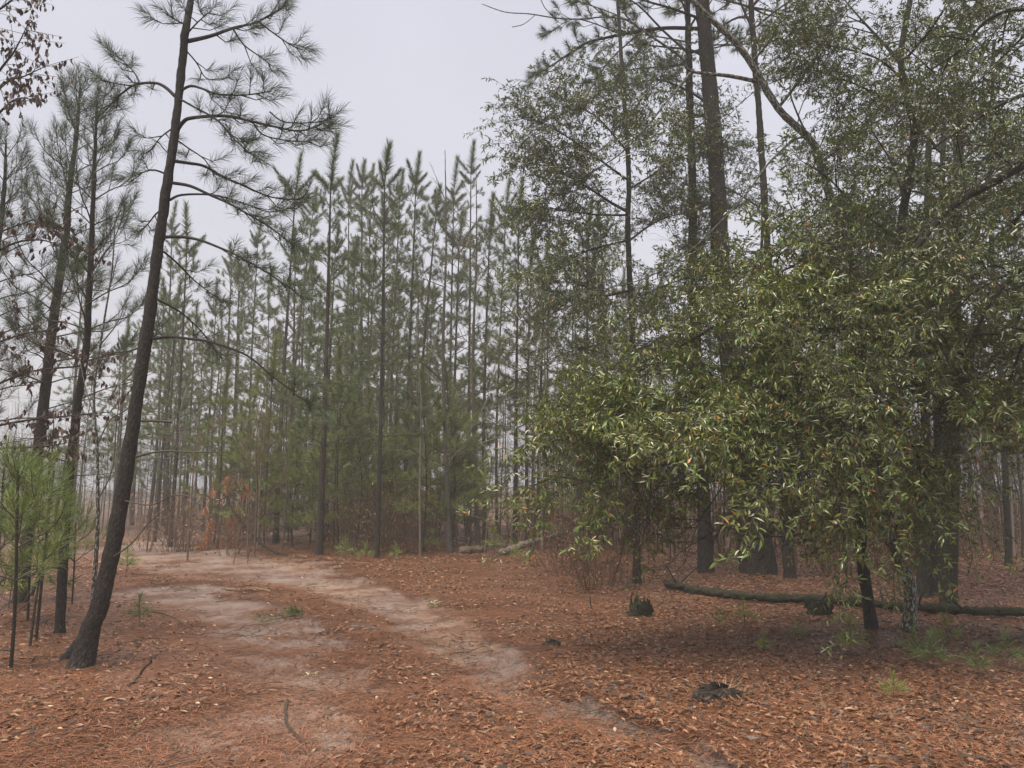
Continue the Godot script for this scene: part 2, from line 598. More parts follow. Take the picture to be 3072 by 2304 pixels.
func make_bare_protos() -> void:
	# slim leafless saplings: [trunk mesh, branch meshes]
	var bares := []
	for s in 5:
		var r := rnd(600 + s)
		var tall := 3.0 + s * 1.4
		var pts := [Vector3.ZERO]
		for k in 4: pts.append(Vector3(r.randf_range(-.16, .16) * (k + 1) * .6, tall * (k + 1) / 4.0, r.randf_range(-.16, .16) * (k + 1) * .6))
		var path := smooth_path(pts, 4)
		var w := MB.new()
		tube(w, path, taper(path.size(), .012 + .006 * s, .004), 6, .1)
		var br := []
		for k in 9 + s * 2:
			var b := MB.new()
			var f := r.randf_range(.22, .97)
			var p := path[int(f * (path.size() - 1))]
			var az := r.randf() * TAU
			grow(b, p, Vector3(cos(az), r.randf_range(.2, 1.0), sin(az)).normalized(), tall * .3 * (1.15 - f), .004 + .004 * (1.0 - f), 2, r)
			br.append(b)
		bares.append([w, br])
	protos.bare = bares
	var shrubs := []
	for s in 4:
		var r := rnd(640 + s)
		var w := MB.new()
		var g := MB.new()
		for k in 16:
			var az := r.randf() * TAU
			var p := Vector3(cos(az), 0, sin(az)) * r.randf_range(0, .25)
			grow(w, p - Vector3.UP * .03, (Vector3(cos(az), 0, sin(az)) * r.randf_range(.1, .9) + Vector3.UP).normalized(), r.randf_range(.4, 1.1), .006, 2, r, .1)
		for k in 170:
			var q := Vector3(r.randf_range(-.8, .8), r.randf_range(.1, 1.2), r.randf_range(-.8, .8))
			leaf(g, q, Vector3(r.randf() - .5, r.randf() - .9, r.randf() - .5), Vector3(r.randf() - .5, r.randf(), r.randf() - .5), r.randf_range(.04, .08), r.randf_range(.015, .03), Color(.25, .12, .06) * r.randf_range(.6, 1.3))
		shrubs.append([mesh_of([[w, M.dry_twig]]), mesh_of([[g, M.litter]])])
	protos.shrub = shrubs
	var seedlings := []
	for s in 4:
		var r := rnd(660 + s)
		var w := MB.new()
		var g := MB.new()
		var tone := Color(.17, .235, .05) if s < 2 else Color(.1, .16, .045)
		tube(w, PackedVector3Array([Vector3(0, -.04, 0), Vector3(.02, .15, .01), Vector3(.01, .34, .02)]), PackedFloat32Array([.006, .005, .003]), 4, 0.0, false)
		tuft(g, Vector3(.01, .2, .02), Vector3.UP, .18, .19, 70, .004, r, tone, true, .5)
		for k in 5:
			var az := TAU * k / 5.0 + r.randf()
			var d := Vector3(cos(az), r.randf_range(.2, .8), sin(az)).normalized()
			tube(w, PackedVector3Array([Vector3(.02, .14, .01), Vector3(.02, .14, .01) + d * .14]), PackedFloat32Array([.003, .002]), 3, 0.0, false)
			tuft(g, Vector3(.02, .14, .01) + d * .05, d, .1, .17, 34, .004, r, tone, true, .5)
		seedlings.append([mesh_of([[w, M.dry_twig]]), mesh_of([[g, M.needles]])])
	protos.seedling = seedlings

func bare_tree(label: String, where: Vector3, k: int, turn: float, sc: float, mat: Material, group: String) -> Node3D:
	var t := thing("bare_sapling", label, "tree", where - Vector3.UP * .05, group)
	t.basis = Basis(Vector3.UP, turn).scaled(Vector3.ONE * sc)
	var pr: Array = protos.bare[k]
	var key := "%d_%s" % [k, mat.resource_name]
	if not protos.has(key):
		var list := [mesh_of([[pr[0], mat]])]
		for b in pr[1]: list.append(mesh_of([[b, mat]]))
		protos[key] = list
	if where.z < -22.0:
		if not protos.has(key + "_far"):
			var st := SurfaceTool.new()
			for j in range(1, protos[key].size()): st.append_from(protos[key][j], 0, Transform3D())
			var m := st.commit()
			m.surface_set_material(0, mat)
			protos[key + "_far"] = m
		piece("trunk", protos[key][0], t)
		piece("branchwork", protos[key + "_far"], t).set_meta("kind", "stuff")
	else:
		for j in protos[key].size(): piece("trunk" if j == 0 else "branch", protos[key][j], t)
	return t

func stick(called: String, label: String, category: String, px: Array, r0: float, r1: float, mat: Material, lift := 0.01, group := "") -> void:
	var k := []
	for q in px:
		var p := gr(q[0], q[1])
		p.y += r0 * .6 + lift + (q[2] if q.size() > 2 else 0.0)
		k.append(p)
	var base: Vector3 = k[0]
	for j in k.size(): k[j] -= base
	var path := smooth_path(k, 4)
	for j in path.size():
		path[j] += Vector3(fine.get_noise_2d(j * 40.0, base.x * 50.0), 0.0, fine.get_noise_2d(j * 40.0, base.z * 50.0 + 90.0)) * r0 * 1.5
	var w := MB.new()
	var m: ArrayMesh
	if r0 > .05: m = trunk_mesh(path, taper(path.size(), r0, r1), 18, .03, mat)
	else:
		tube(w, path, taper(path.size(), r0, r1), 7, .3)
		m = mesh_of([[w, mat]])
	var o := piece(numbered(called), m, self)
	if r0 > .05:
		var rs := rnd(int(absf(base.x) * 100.0))
		for j in 7:
			var p := path[rs.randi_range(2, path.size() - 2)]
			var sb := MB.new()
			var dir := Vector3(rs.randf_range(-.6, .6), rs.randf_range(.1, .9), rs.randf_range(-1, 1)).normalized()
			tube(sb, PackedVector3Array([p, p + dir * rs.randf_range(.12, .2), p + dir * rs.randf_range(.22, .5) + Vector3(.03, -.03, 0)]), PackedFloat32Array([.016, .012, .006]), 6, .3)
			piece("branch_stub", mesh_of([[sb, mat]]), o)
	o.position = base
	tag(o, label, category, group)

# ================================================================ the scene
func _ready() -> void:
	var cam := Camera3D.new()
	cam.name = "camera"
	cam.fov = rad_to_deg(2.0 * atan(384.0 / F))
	cam.near = .05
	cam.far = 600.0
	cam.position = EYE
	cam.rotation.x = PITCH
	add_child(cam)
	cam.current = true

	var sky_mat := ProceduralSkyMaterial.new()
	sky_mat.sky_top_color = lin(.193, .198, .23)
	sky_mat.sky_horizon_color = lin(.212, .217, .247)
	sky_mat.sky_curve = .3
	sky_mat.ground_bottom_color = lin(.06, .045, .04)
	sky_mat.ground_horizon_color = lin(.15, .13, .12)
	sky_mat.sky_energy_multiplier = 1.0
	var veil := noise_tex(77, .006, [], 1024, 4)
	veil.height = 512
	sky_mat.sky_cover = veil
	sky_mat.sky_cover_modulate = lin(.042, .042, .045)
	var sky := Sky.new()
	sky.sky_material = sky_mat
	var env := Environment.new()
	env.background_mode = Environment.BG_SKY
	env.sky = sky
	env.tonemap_mode = Environment.TONE_MAPPER_LINEAR
	env.tonemap_exposure = 3.5
	env.fog_enabled = true
	env.fog_density = .0038
	env.fog_light_color = Color(1.0, .985, .96)
	env.sdfgi_enabled = true
	env.ssao_enabled = true
	env.ssil_enabled = true
	var we := WorldEnvironment.new()
	we.name = "world_environment"
	we.environment = env
	add_child(we)

	var sun := DirectionalLight3D.new()
	sun.name = "sun"
	sun.light_energy = .5
	sun.light_angular_distance = 42.0
	sun.light_color = Color(1.0, .95, .86)
	sun.sky_mode = DirectionalLight3D.SKY_MODE_LIGHT_ONLY
	sun.shadow_enabled = true
	sun.rotation = Vector3(deg_to_rad(-70), deg_to_rad(-40), 0)
	add_child(sun)

	fine.seed = 3
	fine.frequency = .02
	fine.fractal_octaves = 3
	rough.seed = 4
	rough.frequency = .012
	rough.fractal_octaves = 3
	make_materials()
	build_ground()
	make_pine_parts()
	sprays = make_sprays(500, Color(.075, .11, .034))
	make_bare_protos()
	leaning_pine()
	left_trees()
	pine_stand()
	right_pines()
	right_oaks()
	understory()
	litter()
	fallen_wood()
	name_the_many()

# labels for the many trees and shrubs behind: beside which landmark, and how far back there
func name_the_many() -> void:
	var marks := [[20, "the dark straight left pine"], [76, "the slim left pine"], [134, "the leaning trunk"], [166, "the pine far down the track"], [217, "the orange dead sapling"], [250, "the thin pine behind the orange sapling"], [290, "the pine behind the arched stem"], [322, "the front stand pine"], [360, "the thick middle pine"], [381, "the slim straight middle pine"], [408, "the narrow pointed pine"], [446, "the pale bare hardwood"], [470, "the tallest middle pine"], [497, "the thin pine by the pale log"], [516, "the green footed slim pine"], [543, "the stand's right end pine"], [590, "the leafless track edge shrub"],
		[636, "the small leaved oak trunk"], [703, "the second thick pine"], [748, "the great split base"], [786, "the straight reddish pine"], [864, "the mossy oak"], [903, "the lichen oak"], [928, "the twin dark trunks"], [950, "the thick mossy trunk"], [1003, "the slender tree leaning left"]]
	late.sort_custom(func(a, b): return a[2] < b[2])
	var count := {}
	var order := ["nearest one", "second back", "third back", "fourth back", "fifth back", "sixth back", "seventh back", "eighth back", "ninth back", "tenth back"]
	for q in late:
		var best: Array = marks[0]
		for m in marks:
			if absf(m[0] - q[1]) < absf(best[0] - q[1]): best = m
		var words := "%s just %s of %s" % [q[3], "left" if q[1] < best[0] else "right", best[1]]
		var k: int = count.get(words, 0)
		count[words] = k + 1
		q[0].set_meta("label", words + ", " + order[mini(k, 9)])

# ---------------------------------------------------------------- ground
func build_ground() -> void:
	# sandy patches of the two wheel tracks: centre and half sizes as seen, laid out on the level
	for track in [[[150, 790, 190], [235, 752, 150], [300, 715, 92], [308, 690, 74], [300, 662, 60], [280, 640, 54], [245, 618, 42], [205, 602, 40], [170, 590, 45]],
			[[760, 790, 45], [690, 748, 34], [590, 716, 38], [520, 690, 46], [478, 655, 46], [440, 635, 40], [400, 606, 38], [340, 585, 34], [250, 566, 66], [160, 552, 66], [80, 540, 60]]]:
		for k in track.size() - 1:
			var a := gr(track[k][0], track[k][1])
			var c := gr(track[k + 1][0], track[k + 1][1])
			patches.append([Vector2(a.x, a.z), Vector2(c.x, c.z), track[k][2] * -a.z / F, track[k + 1][2] * -c.z / F])
	var b := MB.new()
	var nx := 400
	var nz := 330
	for j in nz + 1:
		var t := lerpf(-.52, 1.0, float(j) / nz)
		var z := -6.0 - 3.0 * sinh(4.6 * t)
		for i in nx + 1:
			var x := 3.0 * sinh(4.6 * (2.0 * i / nx - 1.0))
			b.v.append(Vector3(x, height(x, z), z))
			var soil := bare(x, z)
			var n1 := rough.get_noise_2d(x * 25.0 + 300.0, z * 25.0)
			var n2 := fine.get_noise_2d(x * 50.0, z * 50.0 - 200.0)
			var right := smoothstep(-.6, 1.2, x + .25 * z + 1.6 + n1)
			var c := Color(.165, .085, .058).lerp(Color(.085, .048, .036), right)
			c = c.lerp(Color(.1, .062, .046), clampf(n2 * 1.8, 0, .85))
			c = c.lerp(Color(.3, .155, .085), clampf(n1 * .9 - .1, 0, .6))
			var sand := Color(.38, .29, .26).lerp(Color(.44, .305, .24), clampf(n1 * 2.0, 0, 1))
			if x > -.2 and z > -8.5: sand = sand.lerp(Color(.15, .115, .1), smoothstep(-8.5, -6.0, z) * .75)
			sand = sand.lerp(Color(.25, .19, .165), clampf(n2 * 1.0, 0, .5))
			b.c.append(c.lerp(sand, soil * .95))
	for j in nz:
		for i in nx:
			var a0 := j * (nx + 1) + i
			b.i.append_array(PackedInt32Array([a0, a0 + nx + 1, a0 + 1, a0 + 1, a0 + nx + 1, a0 + nx + 2]))
	var st := SurfaceTool.new()
	st.create_from_arrays(b.arrays())
	st.generate_normals()
	var m := st.commit()
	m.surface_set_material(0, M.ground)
	var o := piece("ground", m, self)
	o.set_meta("kind", "structure")
	o.set_meta("label", "sandy forest track and floor covered in rust brown needles and leaves")

# ---------------------------------------------------------------- left side
func leaning_pine() -> void:
	var d := 7.2
	var base := gr(84, 657)
	var t := thing("leaning_pine", "dark leaning pine beside the track, tallest on the left, top out of view", "tree", base - Vector3.UP * .06)
	var k := line([[80, 660], [90, 630], [100, 602], [118, 518], [134, 417], [148, 324], [162, 218], [174, 139], [185, 37], [192, -10], [200, -70]], d, d)
	for j in k.size(): k[j] -= t.position
	k[0].y = 0.0
	var path := smooth_path(k, 6)
	var w := MB.new()
	var rr := PackedFloat32Array()
	for j in path.size():
		var f := float(j) / (path.size() - 1)
		rr.append(lerpf(.098, .024, pow(f, .8)) + .075 * exp(-f * 34.0))
	piece("trunk", trunk_mesh(path, rr, 26, .009, M.pine_bark), t)
	# root flare towards the left
	var fl := smooth_path([Vector3(.15, .62, .0), Vector3(.03, .3, .02), Vector3(-.13, .08, .05), Vector3(-.26, -.04, .07)], 4)
	piece("root_flare", trunk_mesh(fl, taper(fl.size(), .075, .06), 16, .012, M.pine_bark), t)
	var tone := Color(.05, .078, .036)
	# each branch: path as seen, depth change at its end, radius, where the needles begin
	var list := [
		[[[188, 41], [210, 36], [233, 28], [259, 21], [289, 4]], .5, .024, .25],
		[[[233, 29], [244, 45], [262, 58], [273, 67]], .2, .010, .35], [[[258, 21], [272, 32], [291, 45], [303, 50]], .1, .010, .4],
		[[[186, 25], [176, 20], [166, 14]], -.2, .010, .2], [[[187, 34], [198, 22], [212, 10]], -.5, .010, .25],
		[[[175, 96], [165, 87], [154, 83], [134, 85], [118, 97], [106, 110]], .3, .020, .35], [[[140, 84], [134, 72], [122, 60], [110, 50]], .4, .010, .3],
		[[[134, 86], [118, 84], [100, 80]], .2, .009, .3],
		[[[179, 92], [190, 86], [203, 89], [217, 94], [245, 95], [272, 91]], -.4, .016, .3],
		[[[178, 98], [196, 108], [217, 120], [235, 140], [258, 160]], -.6, .012, .3],
		[[[180, 44], [196, 62], [206, 78], [222, 80]], .5, .009, .35],
		[[[176, 132], [183, 122], [192, 118], [224, 116], [250, 121], [271, 126], [300, 131], [322, 124]], -.3, .023, .3],
		[[[252, 121], [262, 134], [284, 140], [312, 142]], -.5, .010, .3], [[[270, 112], [285, 122], [318, 122], [336, 116]], -.4, .009, .5],
		[[[174, 138], [188, 148], [205, 160], [214, 176]], .7, .010, .35],
		[[[174, 161], [188, 163], [204, 166], [222, 176], [240, 184], [271, 197], [300, 200]], .4, .019, .3],
		[[[166, 174], [154, 170], [144, 172], [130, 178]], -.3, .011, .3], [[[173, 128], [160, 138], [152, 150]], .4, .009, .3],
		[[[173, 183], [190, 186], [210, 195], [228, 203], [244, 212], [271, 228], [298, 250]], -.2, .018, .35],
		[[[170, 200], [182, 195], [212, 195], [240, 202], [270, 212], [296, 206]], .8, .014, .3],
		[[[165, 237], [182, 237], [199, 240], [220, 248], [240, 257], [277, 279], [300, 296]], -.5, .018, .4],
		[[[164, 252], [178, 264], [196, 282], [220, 300]], .8, .012, .4], [[[168, 205], [156, 214], [148, 224], [140, 232]], .5, .011, .4],
		[[[152, 339], [170, 337], [190, 339], [210, 342], [246, 355], [271, 375], [298, 396], [316, 410]], -.6, .017, .72],
		[[[158, 300], [180, 312], [200, 330], [216, 352]], .6, .010, .5]]
	var s := 0
	for q in list:
		s += 1
		var r := rnd(700 + s)
		var pts := line(q[0], d, d + q[1])
		for j in pts.size(): pts[j] -= t.position
		var bw := MB.new()
		var bg := MB.new()
		pine_branch(bw, bg, smooth_path(pts, 4), q[2], r, q[3], 0, tone, .12, .34, .35)
		var o := piece("branch", mesh_of([[bw, M.pine_bark]]), t)
		piece("needles", mesh_of([[bg, M.needles]]), o)
	for q in [[[[141, 421], [156, 421], [172, 422]], 0.0, .013, .012], [[[136, 457], [150, 453], [168, 451], [190, 452], [215, 452]], -.5, .012, .004], [[[108, 560], [130, 545], [150, 522], [168, 508]], -.6, .008, .003],
			[[[122, 500], [150, 505], [175, 495], [196, 498]], -.9, .007, .003], [[[130, 442], [150, 434], [172, 436]], .8, .006, .003], [[[146, 345], [132, 372], [120, 384]], .4, .008, .003]]:
		var pts := line(q[0], d, d + q[1])
		for j in pts.size(): pts[j] -= t.position
		var bw := MB.new()
		var path2 := smooth_path(pts, 4)
		tube(bw, path2, taper(path2.size(), q[2], q[3]), 6, .15)
		piece("dead_branch", mesh_of([[bw, M.twig]]), t)

# a near pine traced by its trunk, with branches from its own growth
func traced_pine(label: String, px: Array, base_y: float, r0: float, crown: float, s: int, reach: float, mat: Material, group := "", tone := Color(.055, .09, .042)) -> Node3D:
	var d := depth_of(base_y)
	var base := gr(px[0][0], base_y)
	var t := thing("young_pine", label, "tree", base - Vector3.UP * .05, group)
	var k := line(px, d, d)
	for j in k.size(): k[j] -= t.position
	k[0].y = 0.0
	var path := smooth_path(k, 5)
	var w := MB.new()
	var rr := taper(path.size(), r0, .01, .8)
	rr[0] *= 1.3
	if r0 > .04: piece("trunk", trunk_mesh(path, rr, 18, .007, mat), t)
	else:
		tube(w, path, rr, 8, .18)
		piece("trunk", mesh_of([[w, mat]]), t)
	var r := rnd(s)
	var n := path.size()
	var tall: float = path[n - 1].y
	var y := tall * .12
	var az := r.randf() * TAU
	while y < tall - .1:
		var f := y / tall
		var j := 0
		while j < n - 2 and path[j + 1].y < y: j += 1
		var p := path[j].lerp(path[j + 1], clampf((y - path[j].y) / maxf(.01, path[j + 1].y - path[j].y), 0, 1))
		var dead := f < crown
		for b in (1 if dead else 3):
			az += TAU / 3.0 + r.randf_range(-.6, .6)
			if dead and r.randf() < .35: continue
			var top := clampf((f - crown) / (1.0 - crown), 0, 1)
			var l := reach * (pow(1.0 - top, .7) * .9 + .22) * r.randf_range(.7, 1.2)
			var rise := lerpf(.25, 1.3, top)
			var dir := Vector3(cos(az), rise + r.randf_range(-.15, .2), sin(az)).normalized()
			var pts := smooth_path([p, p + dir * l * .35, p + dir * l * .7 + Vector3.DOWN * l * .05, p + dir * l + Vector3.UP * l * (.12 if not dead else -.05)], 3)
			var bw := MB.new()
			if dead:
				tube(bw, pts, taper(pts.size(), .010, .003), 4, .1)
				for e in 4:
					var q := pts[2 + e]
					tube(bw, PackedVector3Array([q, q + (dir + Vector3(r.randf() - .5, r.randf() - .5, r.randf() - .5) * 1.6) * .3]), PackedFloat32Array([.004, .002]), 3, 0.0, false)
				piece("dead_branch", mesh_of([[bw, M.twig]]), t)
			else:
				var bg := MB.new()
				pine_branch(bw, bg, pts, .006 + .006 * l, r, .3, 0, tone, .18, .34, .8)
				var o := piece("branch", mesh_of([[bw, M.twig]]), t)
				piece("needles", mesh_of([[bg, M.needles]]), o)
		y += lerpf(.4, .3, f) * r.randf_range(.7, 1.3)
	var lg := MB.new()
	tuft(lg, path[n - 1] - Vector3.UP * .3, Vector3.UP, .5, .18, 150, .0035, r, tone, true, .05)
	piece("needles", mesh_of([[lg, M.needles]]), t)
	return t

func left_trees() -> void:
	traced_pine("dark straight pine at left, second behind the leaning pine, base hidden by seedling pines", [[19, 604], [28, 532], [42, 417], [53, 324], [65, 241], [70, 185], [77, 130], [80, 88]], 604, .095, .4, 21, 1.15, M.pine_bark)
	traced_pine("slim dark pine between the leaning pine and the left edge", [[60, 634], [65, 532], [76, 417], [86, 347], [90, 278], [93, 208], [95, 153], [97, 100]], 634, .055, .42, 22, .95, M.pine_bark)
	traced_pine("pine on the left edge with only its crown and limbs in view", [[-34, 606], [-26, 480], [-14, 330], [-2, 240], [4, 190], [6, 140]], 606, .075, .35, 23, 1.2, M.pine_bark)
	traced_pine("small bright green pine sapling at the left edge, in front", [[11, 668], [15, 608], [17, 520], [18, 470]], 668, .018, .3, 24, .5, M.red_bark, "", Color(.15, .22, .05))
	traced_pine("small green pine sapling behind the slim dark pine", [[36, 640], [44, 560], [50, 505], [54, 470]], 640, .017, .35, 25, .5, M.red_bark, "", Color(.14, .21, .05))
	traced_pine("small green pine sapling half hidden by the dark straight pine", [[28, 622], [30, 570], [33, 520], [35, 486]], 622, .016, .2, 26, .55, M.red_bark, "", Color(.15, .21, .05))
	traced_pine("green pine sapling at the far left edge behind the front sapling", [[-6, 630], [-2, 560], [2, 500], [4, 468]], 630, .018, .2, 27, .6, M.red_bark, "", Color(.14, .2, .05))
	traced_pine("low green pine sapling right of the slim dark pine", [[72, 606], [74, 570], [75, 540], [76, 522]], 606, .012, .15, 28, .45, M.red_bark, "", Color(.14, .2, .05))
	# lichen sapling crossing the foot of the leaning pine
	var base := gr(89, 661)
	var t := thing("thin_hardwood", "thin lichen spotted stem standing against the foot of the leaning pine", "tree", base - Vector3.UP * .04)
	var d := -base.z
	limb(t, "trunk", line([[89, 662], [93, 600], [97, 540], [98, 500], [97, 446], [94, 391], [103, 328], [112, 270], [115, 220]], d, d - .1), .026, .006, M.lichen_bark, 31, 0.0)
	for q in [[[97, 446], [110, 420], [128, 408], [140, 385]], [[96, 420], [86, 390], [80, 360]], [[100, 345], [118, 322], [126, 300]], [[98, 500], [112, 470], [116, 430], [120, 380], [118, 330]]]:
		limb(t, "branch", line(q, d - .05, d + .3), .009, .003, M.twig, 32, 0.0)
	var b2 := gr(30, 647)
	var t2 := thing("thin_hardwood", "thin reddish stem leaning right beside the left seedling pines", "tree", b2 - Vector3.UP * .04)
	limb(t2, "trunk", line([[30, 648], [36, 600], [45, 545], [50, 480], [54, 420]], -b2.z, -b2.z + .3), .015, .005, M.red_bark, 33, 0.0)
	limb(t2, "branch", line([[43, 560], [30, 520], [22, 480]], -b2.z + .1, -b2.z), .007, .003, M.twig, 34, 0.0)
	var b3 := gr(31, 597)
	var t3 := thing("thin_hardwood", "dark stem slanting right between the two left pines", "tree", b3 - Vector3.UP * .04)
	limb(t3, "trunk", line([[31, 598], [44, 560], [53, 533], [62, 480], [74, 420], [88, 370]], -b3.z, -b3.z + .4), .03, .008, M.dark_bark, 35, 0.0)
	# oak with brown leaves at the left edge
	var b4 := Vector3(-8.2, height(-8.2, -9.0), -9.0)
	var t4 := thing("brown_leaf_oak", "oak at the left edge still holding dark reddish brown leaves", "tree", b4 - Vector3.UP * .06)
	limb(t4, "trunk", [b4, b4 + Vector3(.1, 2.2, .1), b4 + Vector3(.3, 4.4, .2), b4 + Vector3(.2, 7.5, .2)], .12, .05, M.dark_bark, 36, 0.0)
	var s := 40
	for q in [[[-80, 420], [-20, 392], [30, 372], [80, 366], [100, 360]], [[-80, 450], [-20, 430], [30, 420], [80, 415], [110, 412]], [[-80, 380], [-20, 350], [20, 335], [50, 330]], [[-80, 470], [-10, 450], [40, 447], [72, 442]],
			[[-60, 150], [0, 70], [15, 50], [30, 20]], [[-60, 160], [0, 88], [25, 76], [46, 66]], [[-60, 180], [0, 112], [22, 98], [38, 104]], [[-60, 40], [-5, 12], [20, -6], [40, -14]], [[-60, 300], [0, 250], [40, 240], [70, 252]], [[-60, 260], [0, 232], [40, 218]]]:
		s += 1
		var r := rnd(s)
		var o := limb(t4, "limb", line(q, 9.0, 8.3), .02, .004, M.dark_bark, s, 0.0)
		var pts := line(q, 9.0, 8.3)
		for j in pts.size(): pts[j] -= t4.position
		var path := smooth_path(pts, 8)
		var w := MB.new()
		var g := MB.new()
		for k in 26:
			var p := path[r.randi_range(path.size() / 3, path.size() - 1)]
			var dir := Vector3(r.randf_range(-.3, 1), r.randf_range(-.5, .6), r.randf_range(-.7, .7)).normalized()
			var e := p + dir * r.randf_range(.15, .5)
			tube(w, PackedVector3Array([p, e]), PackedFloat32Array([.004, .002]), 3, 0.0, false)
			for j in 5:
				leaf(g, p.lerp(e, r.randf_range(.4, 1.0)), Vector3(r.randf() - .5, -.9, r.randf() - .5), Vector3(r.randf() - .5, .3, r.randf() - .5), r.randf_range(.05, .09), r.randf_range(.025, .045), Color(.09, .05, .04) * r.randf_range(.6, 1.5), .4)
		piece("twig", mesh_of([[w, M.twig]]), o)
		piece("foliage", mesh_of([[g, M.litter]]), o).set_meta("kind", "stuff")

# ---------------------------------------------------------------- the pine stand in the middle
func pine_stand() -> void:
	var named := [
		[319, 556, 325, 400, 331, 176, .10, "pine in front of the stand at the bend, its crown alone against the sky"],
		[377, 558, 381, 400, 385, 172, .065, "slim straight pine at the track edge in the middle, mossy green foot"],
		[358, 531, 361, 400, 362, 178, .11, "thicker pine just left of the slim straight middle pine"],
		[289, 528, 292, 400, 314, 204, .10, "pine standing behind the arched dead stem"],
		[405, 540, 408, 400, 416, 180, .09, "pine right of the slim straight middle pine, narrow pointed top"],
		[390, 534, 391, 400, 400, 194, .07, "thin pine close behind the slim straight middle pine"],
		[420, 538, 420, 400, 437, 206, .09, "dark pine left of the pale bare hardwood"],
		[454, 532, 450, 414, 454, 185, .09, "pine directly behind the pale bare hardwood"],
		[469, 536, 469, 414, 471, 166, .09, "tallest pine of the middle stand, bushy top"],
		[485, 541, 484, 414, 490, 222, .085, "dark pine right of the tallest middle pine"],
		[515, 549, 516, 414, 519, 210, .075, "slim pine with greenish foot behind the fallen pale log"],
		[527, 543, 527, 414, 531, 262, .07, "small pine right of the slim green footed pine"],
		[497, 533, 497, 414, 506, 207, .07, "thin pine between the two pines near the fallen pale log"],
		[164, 526, 167, 400, 172, 226, .11, "pine far down the track, seen right of the leaning trunk"],
		[248, 527, 251, 373, 258, 240, .07, "thin pine behind the orange dead sapling"],
		[345, 530, 347, 400, 349, 187, .08, "pine between the front pine and the thick middle pine"],
		[366, 526, 367, 400, 371, 184, .08, "pine hidden behind the thick middle pine, top twin of its neighbour"],
		[538, 540, 540, 414, 545, 270, .08, "pine at the right end of the stand beside the oak leaves"]]
	var s := 800
	for q in named:
		s += 1
		var d := depth_of(q[1])
		var base := gr(q[0], q[1])
		var t := thing("stand_pine", q[7], "tree", base - Vector3.UP * .05, "pines of the middle stand")
		var k := line([[q[0], q[1]], [q[2], q[3]], [q[4], q[5]]], d, d)
		for j in 3: k[j] -= t.position
		k[0].y = 0.0
		stand_pine(t, smooth_path(k, 8), q[6], .36 if q[0] < 390 else .45, s, 1, M.red_bark if s % 3 == 0 else M.pine_bark, rnd(s).randf_range(.6, 1.0))
	# the pines behind, down the stand
	var kinds := []
	for v in 5:
		var t := Node3D.new()
		var r := rnd(850 + v)
		var tall := 9.5 + v * .6
		stand_pine(t, smooth_path([Vector3.ZERO, Vector3(r.randf_range(-.15, .15), tall * .4, 0), Vector3(r.randf_range(-.3, .3), tall, r.randf_range(-.2, .2))], 7),   .075 + .01 * v, .28 + .07 * v, 860 + v, 2, M.pine_bark, .65 + .12 * v)
		bake(t)
		kinds.append(t)
	var r := rnd(870)
	var spots := []
	while spots.size() < 84:
		var d := r.randf_range(22.0, 48.0)
		var px := r.randf_range(70, 640) if spots.size() < 66 else r.randf_range(560, 1060)
		var p := Vector3((px - 512.0) / F * d, 0, -d)
		var ok := true
		for q in spots:
			if q.distance_to(p) < 1.5: ok = false
		if px < 150 and d < 30.0: ok = false
		if px > 385 and px < 570 and r.randf() < .65: ok = false
		if ok: spots.append(p)
	for p in spots:
		var t: Node3D = kinds[r.randi() % 5].duplicate()
		t.name = numbered("background_pine")
		add_child(t)
		p.y = height(p.x, p.z) - .08
		t.position = p
		var sc := r.randf_range(.8, 1.05)
		t.basis = Basis(Vector3.UP, r.randf() * TAU).scaled(Vector3.ONE * sc)
		var px: float = 512.0 + p.x / -p.z * F
		tag(t, "", "tree", "background pines down the track" if px < 290 else "background pines in the stand" if px < 560 else "background pines behind the oaks")
		late.append([t, px, -p.z, "slender background pine"])
	for k in kinds: k.free()
	# pale leafless hardwoods among the pines
	for q in [[450, 553, 445, 150, "pale bare hardwood in the middle stand, its bare tip above the pines"], [478, 550, 476, 168, "tan bare hardwood right of the tallest middle pine"], [210, 535, 221, 330, "grey hardwood trunk beside the orange dead sapling"]]:
		var d := depth_of(q[1])
		var base := gr(q[0], q[1])
		var t := thing("bare_hardwood", q[4], "tree", base - Vector3.UP * .05)
		var top := at(q[2], q[3], d)
		var mid := base.lerp(top, .45) + Vector3(-.12, 0, 0)
		limb(t, "trunk", [base, mid, base.lerp(top, .75), top], .06, .008, M.grey_bark, 880, 0.0)
		var rr := rnd(881 + q[0])
		for k in 16:
			var f := rr.randf_range(.2, .93)
			var p := base.lerp(mid, f / .45) if f < .45 else mid.lerp(top, (f - .45) / .55)
			var b := MB.new()
			var az := rr.randf() * TAU
			grow(b, p - t.position, Vector3(cos(az), rr.randf_range(.3, 1.0), sin(az)).normalized(), rr.randf_range(.8, 2.4) * (1.2 - f), .014, 2, rr)
			piece("branch", mesh_of([[b, M.pale_twig if k % 3 == 0 else M.twig]]), t)

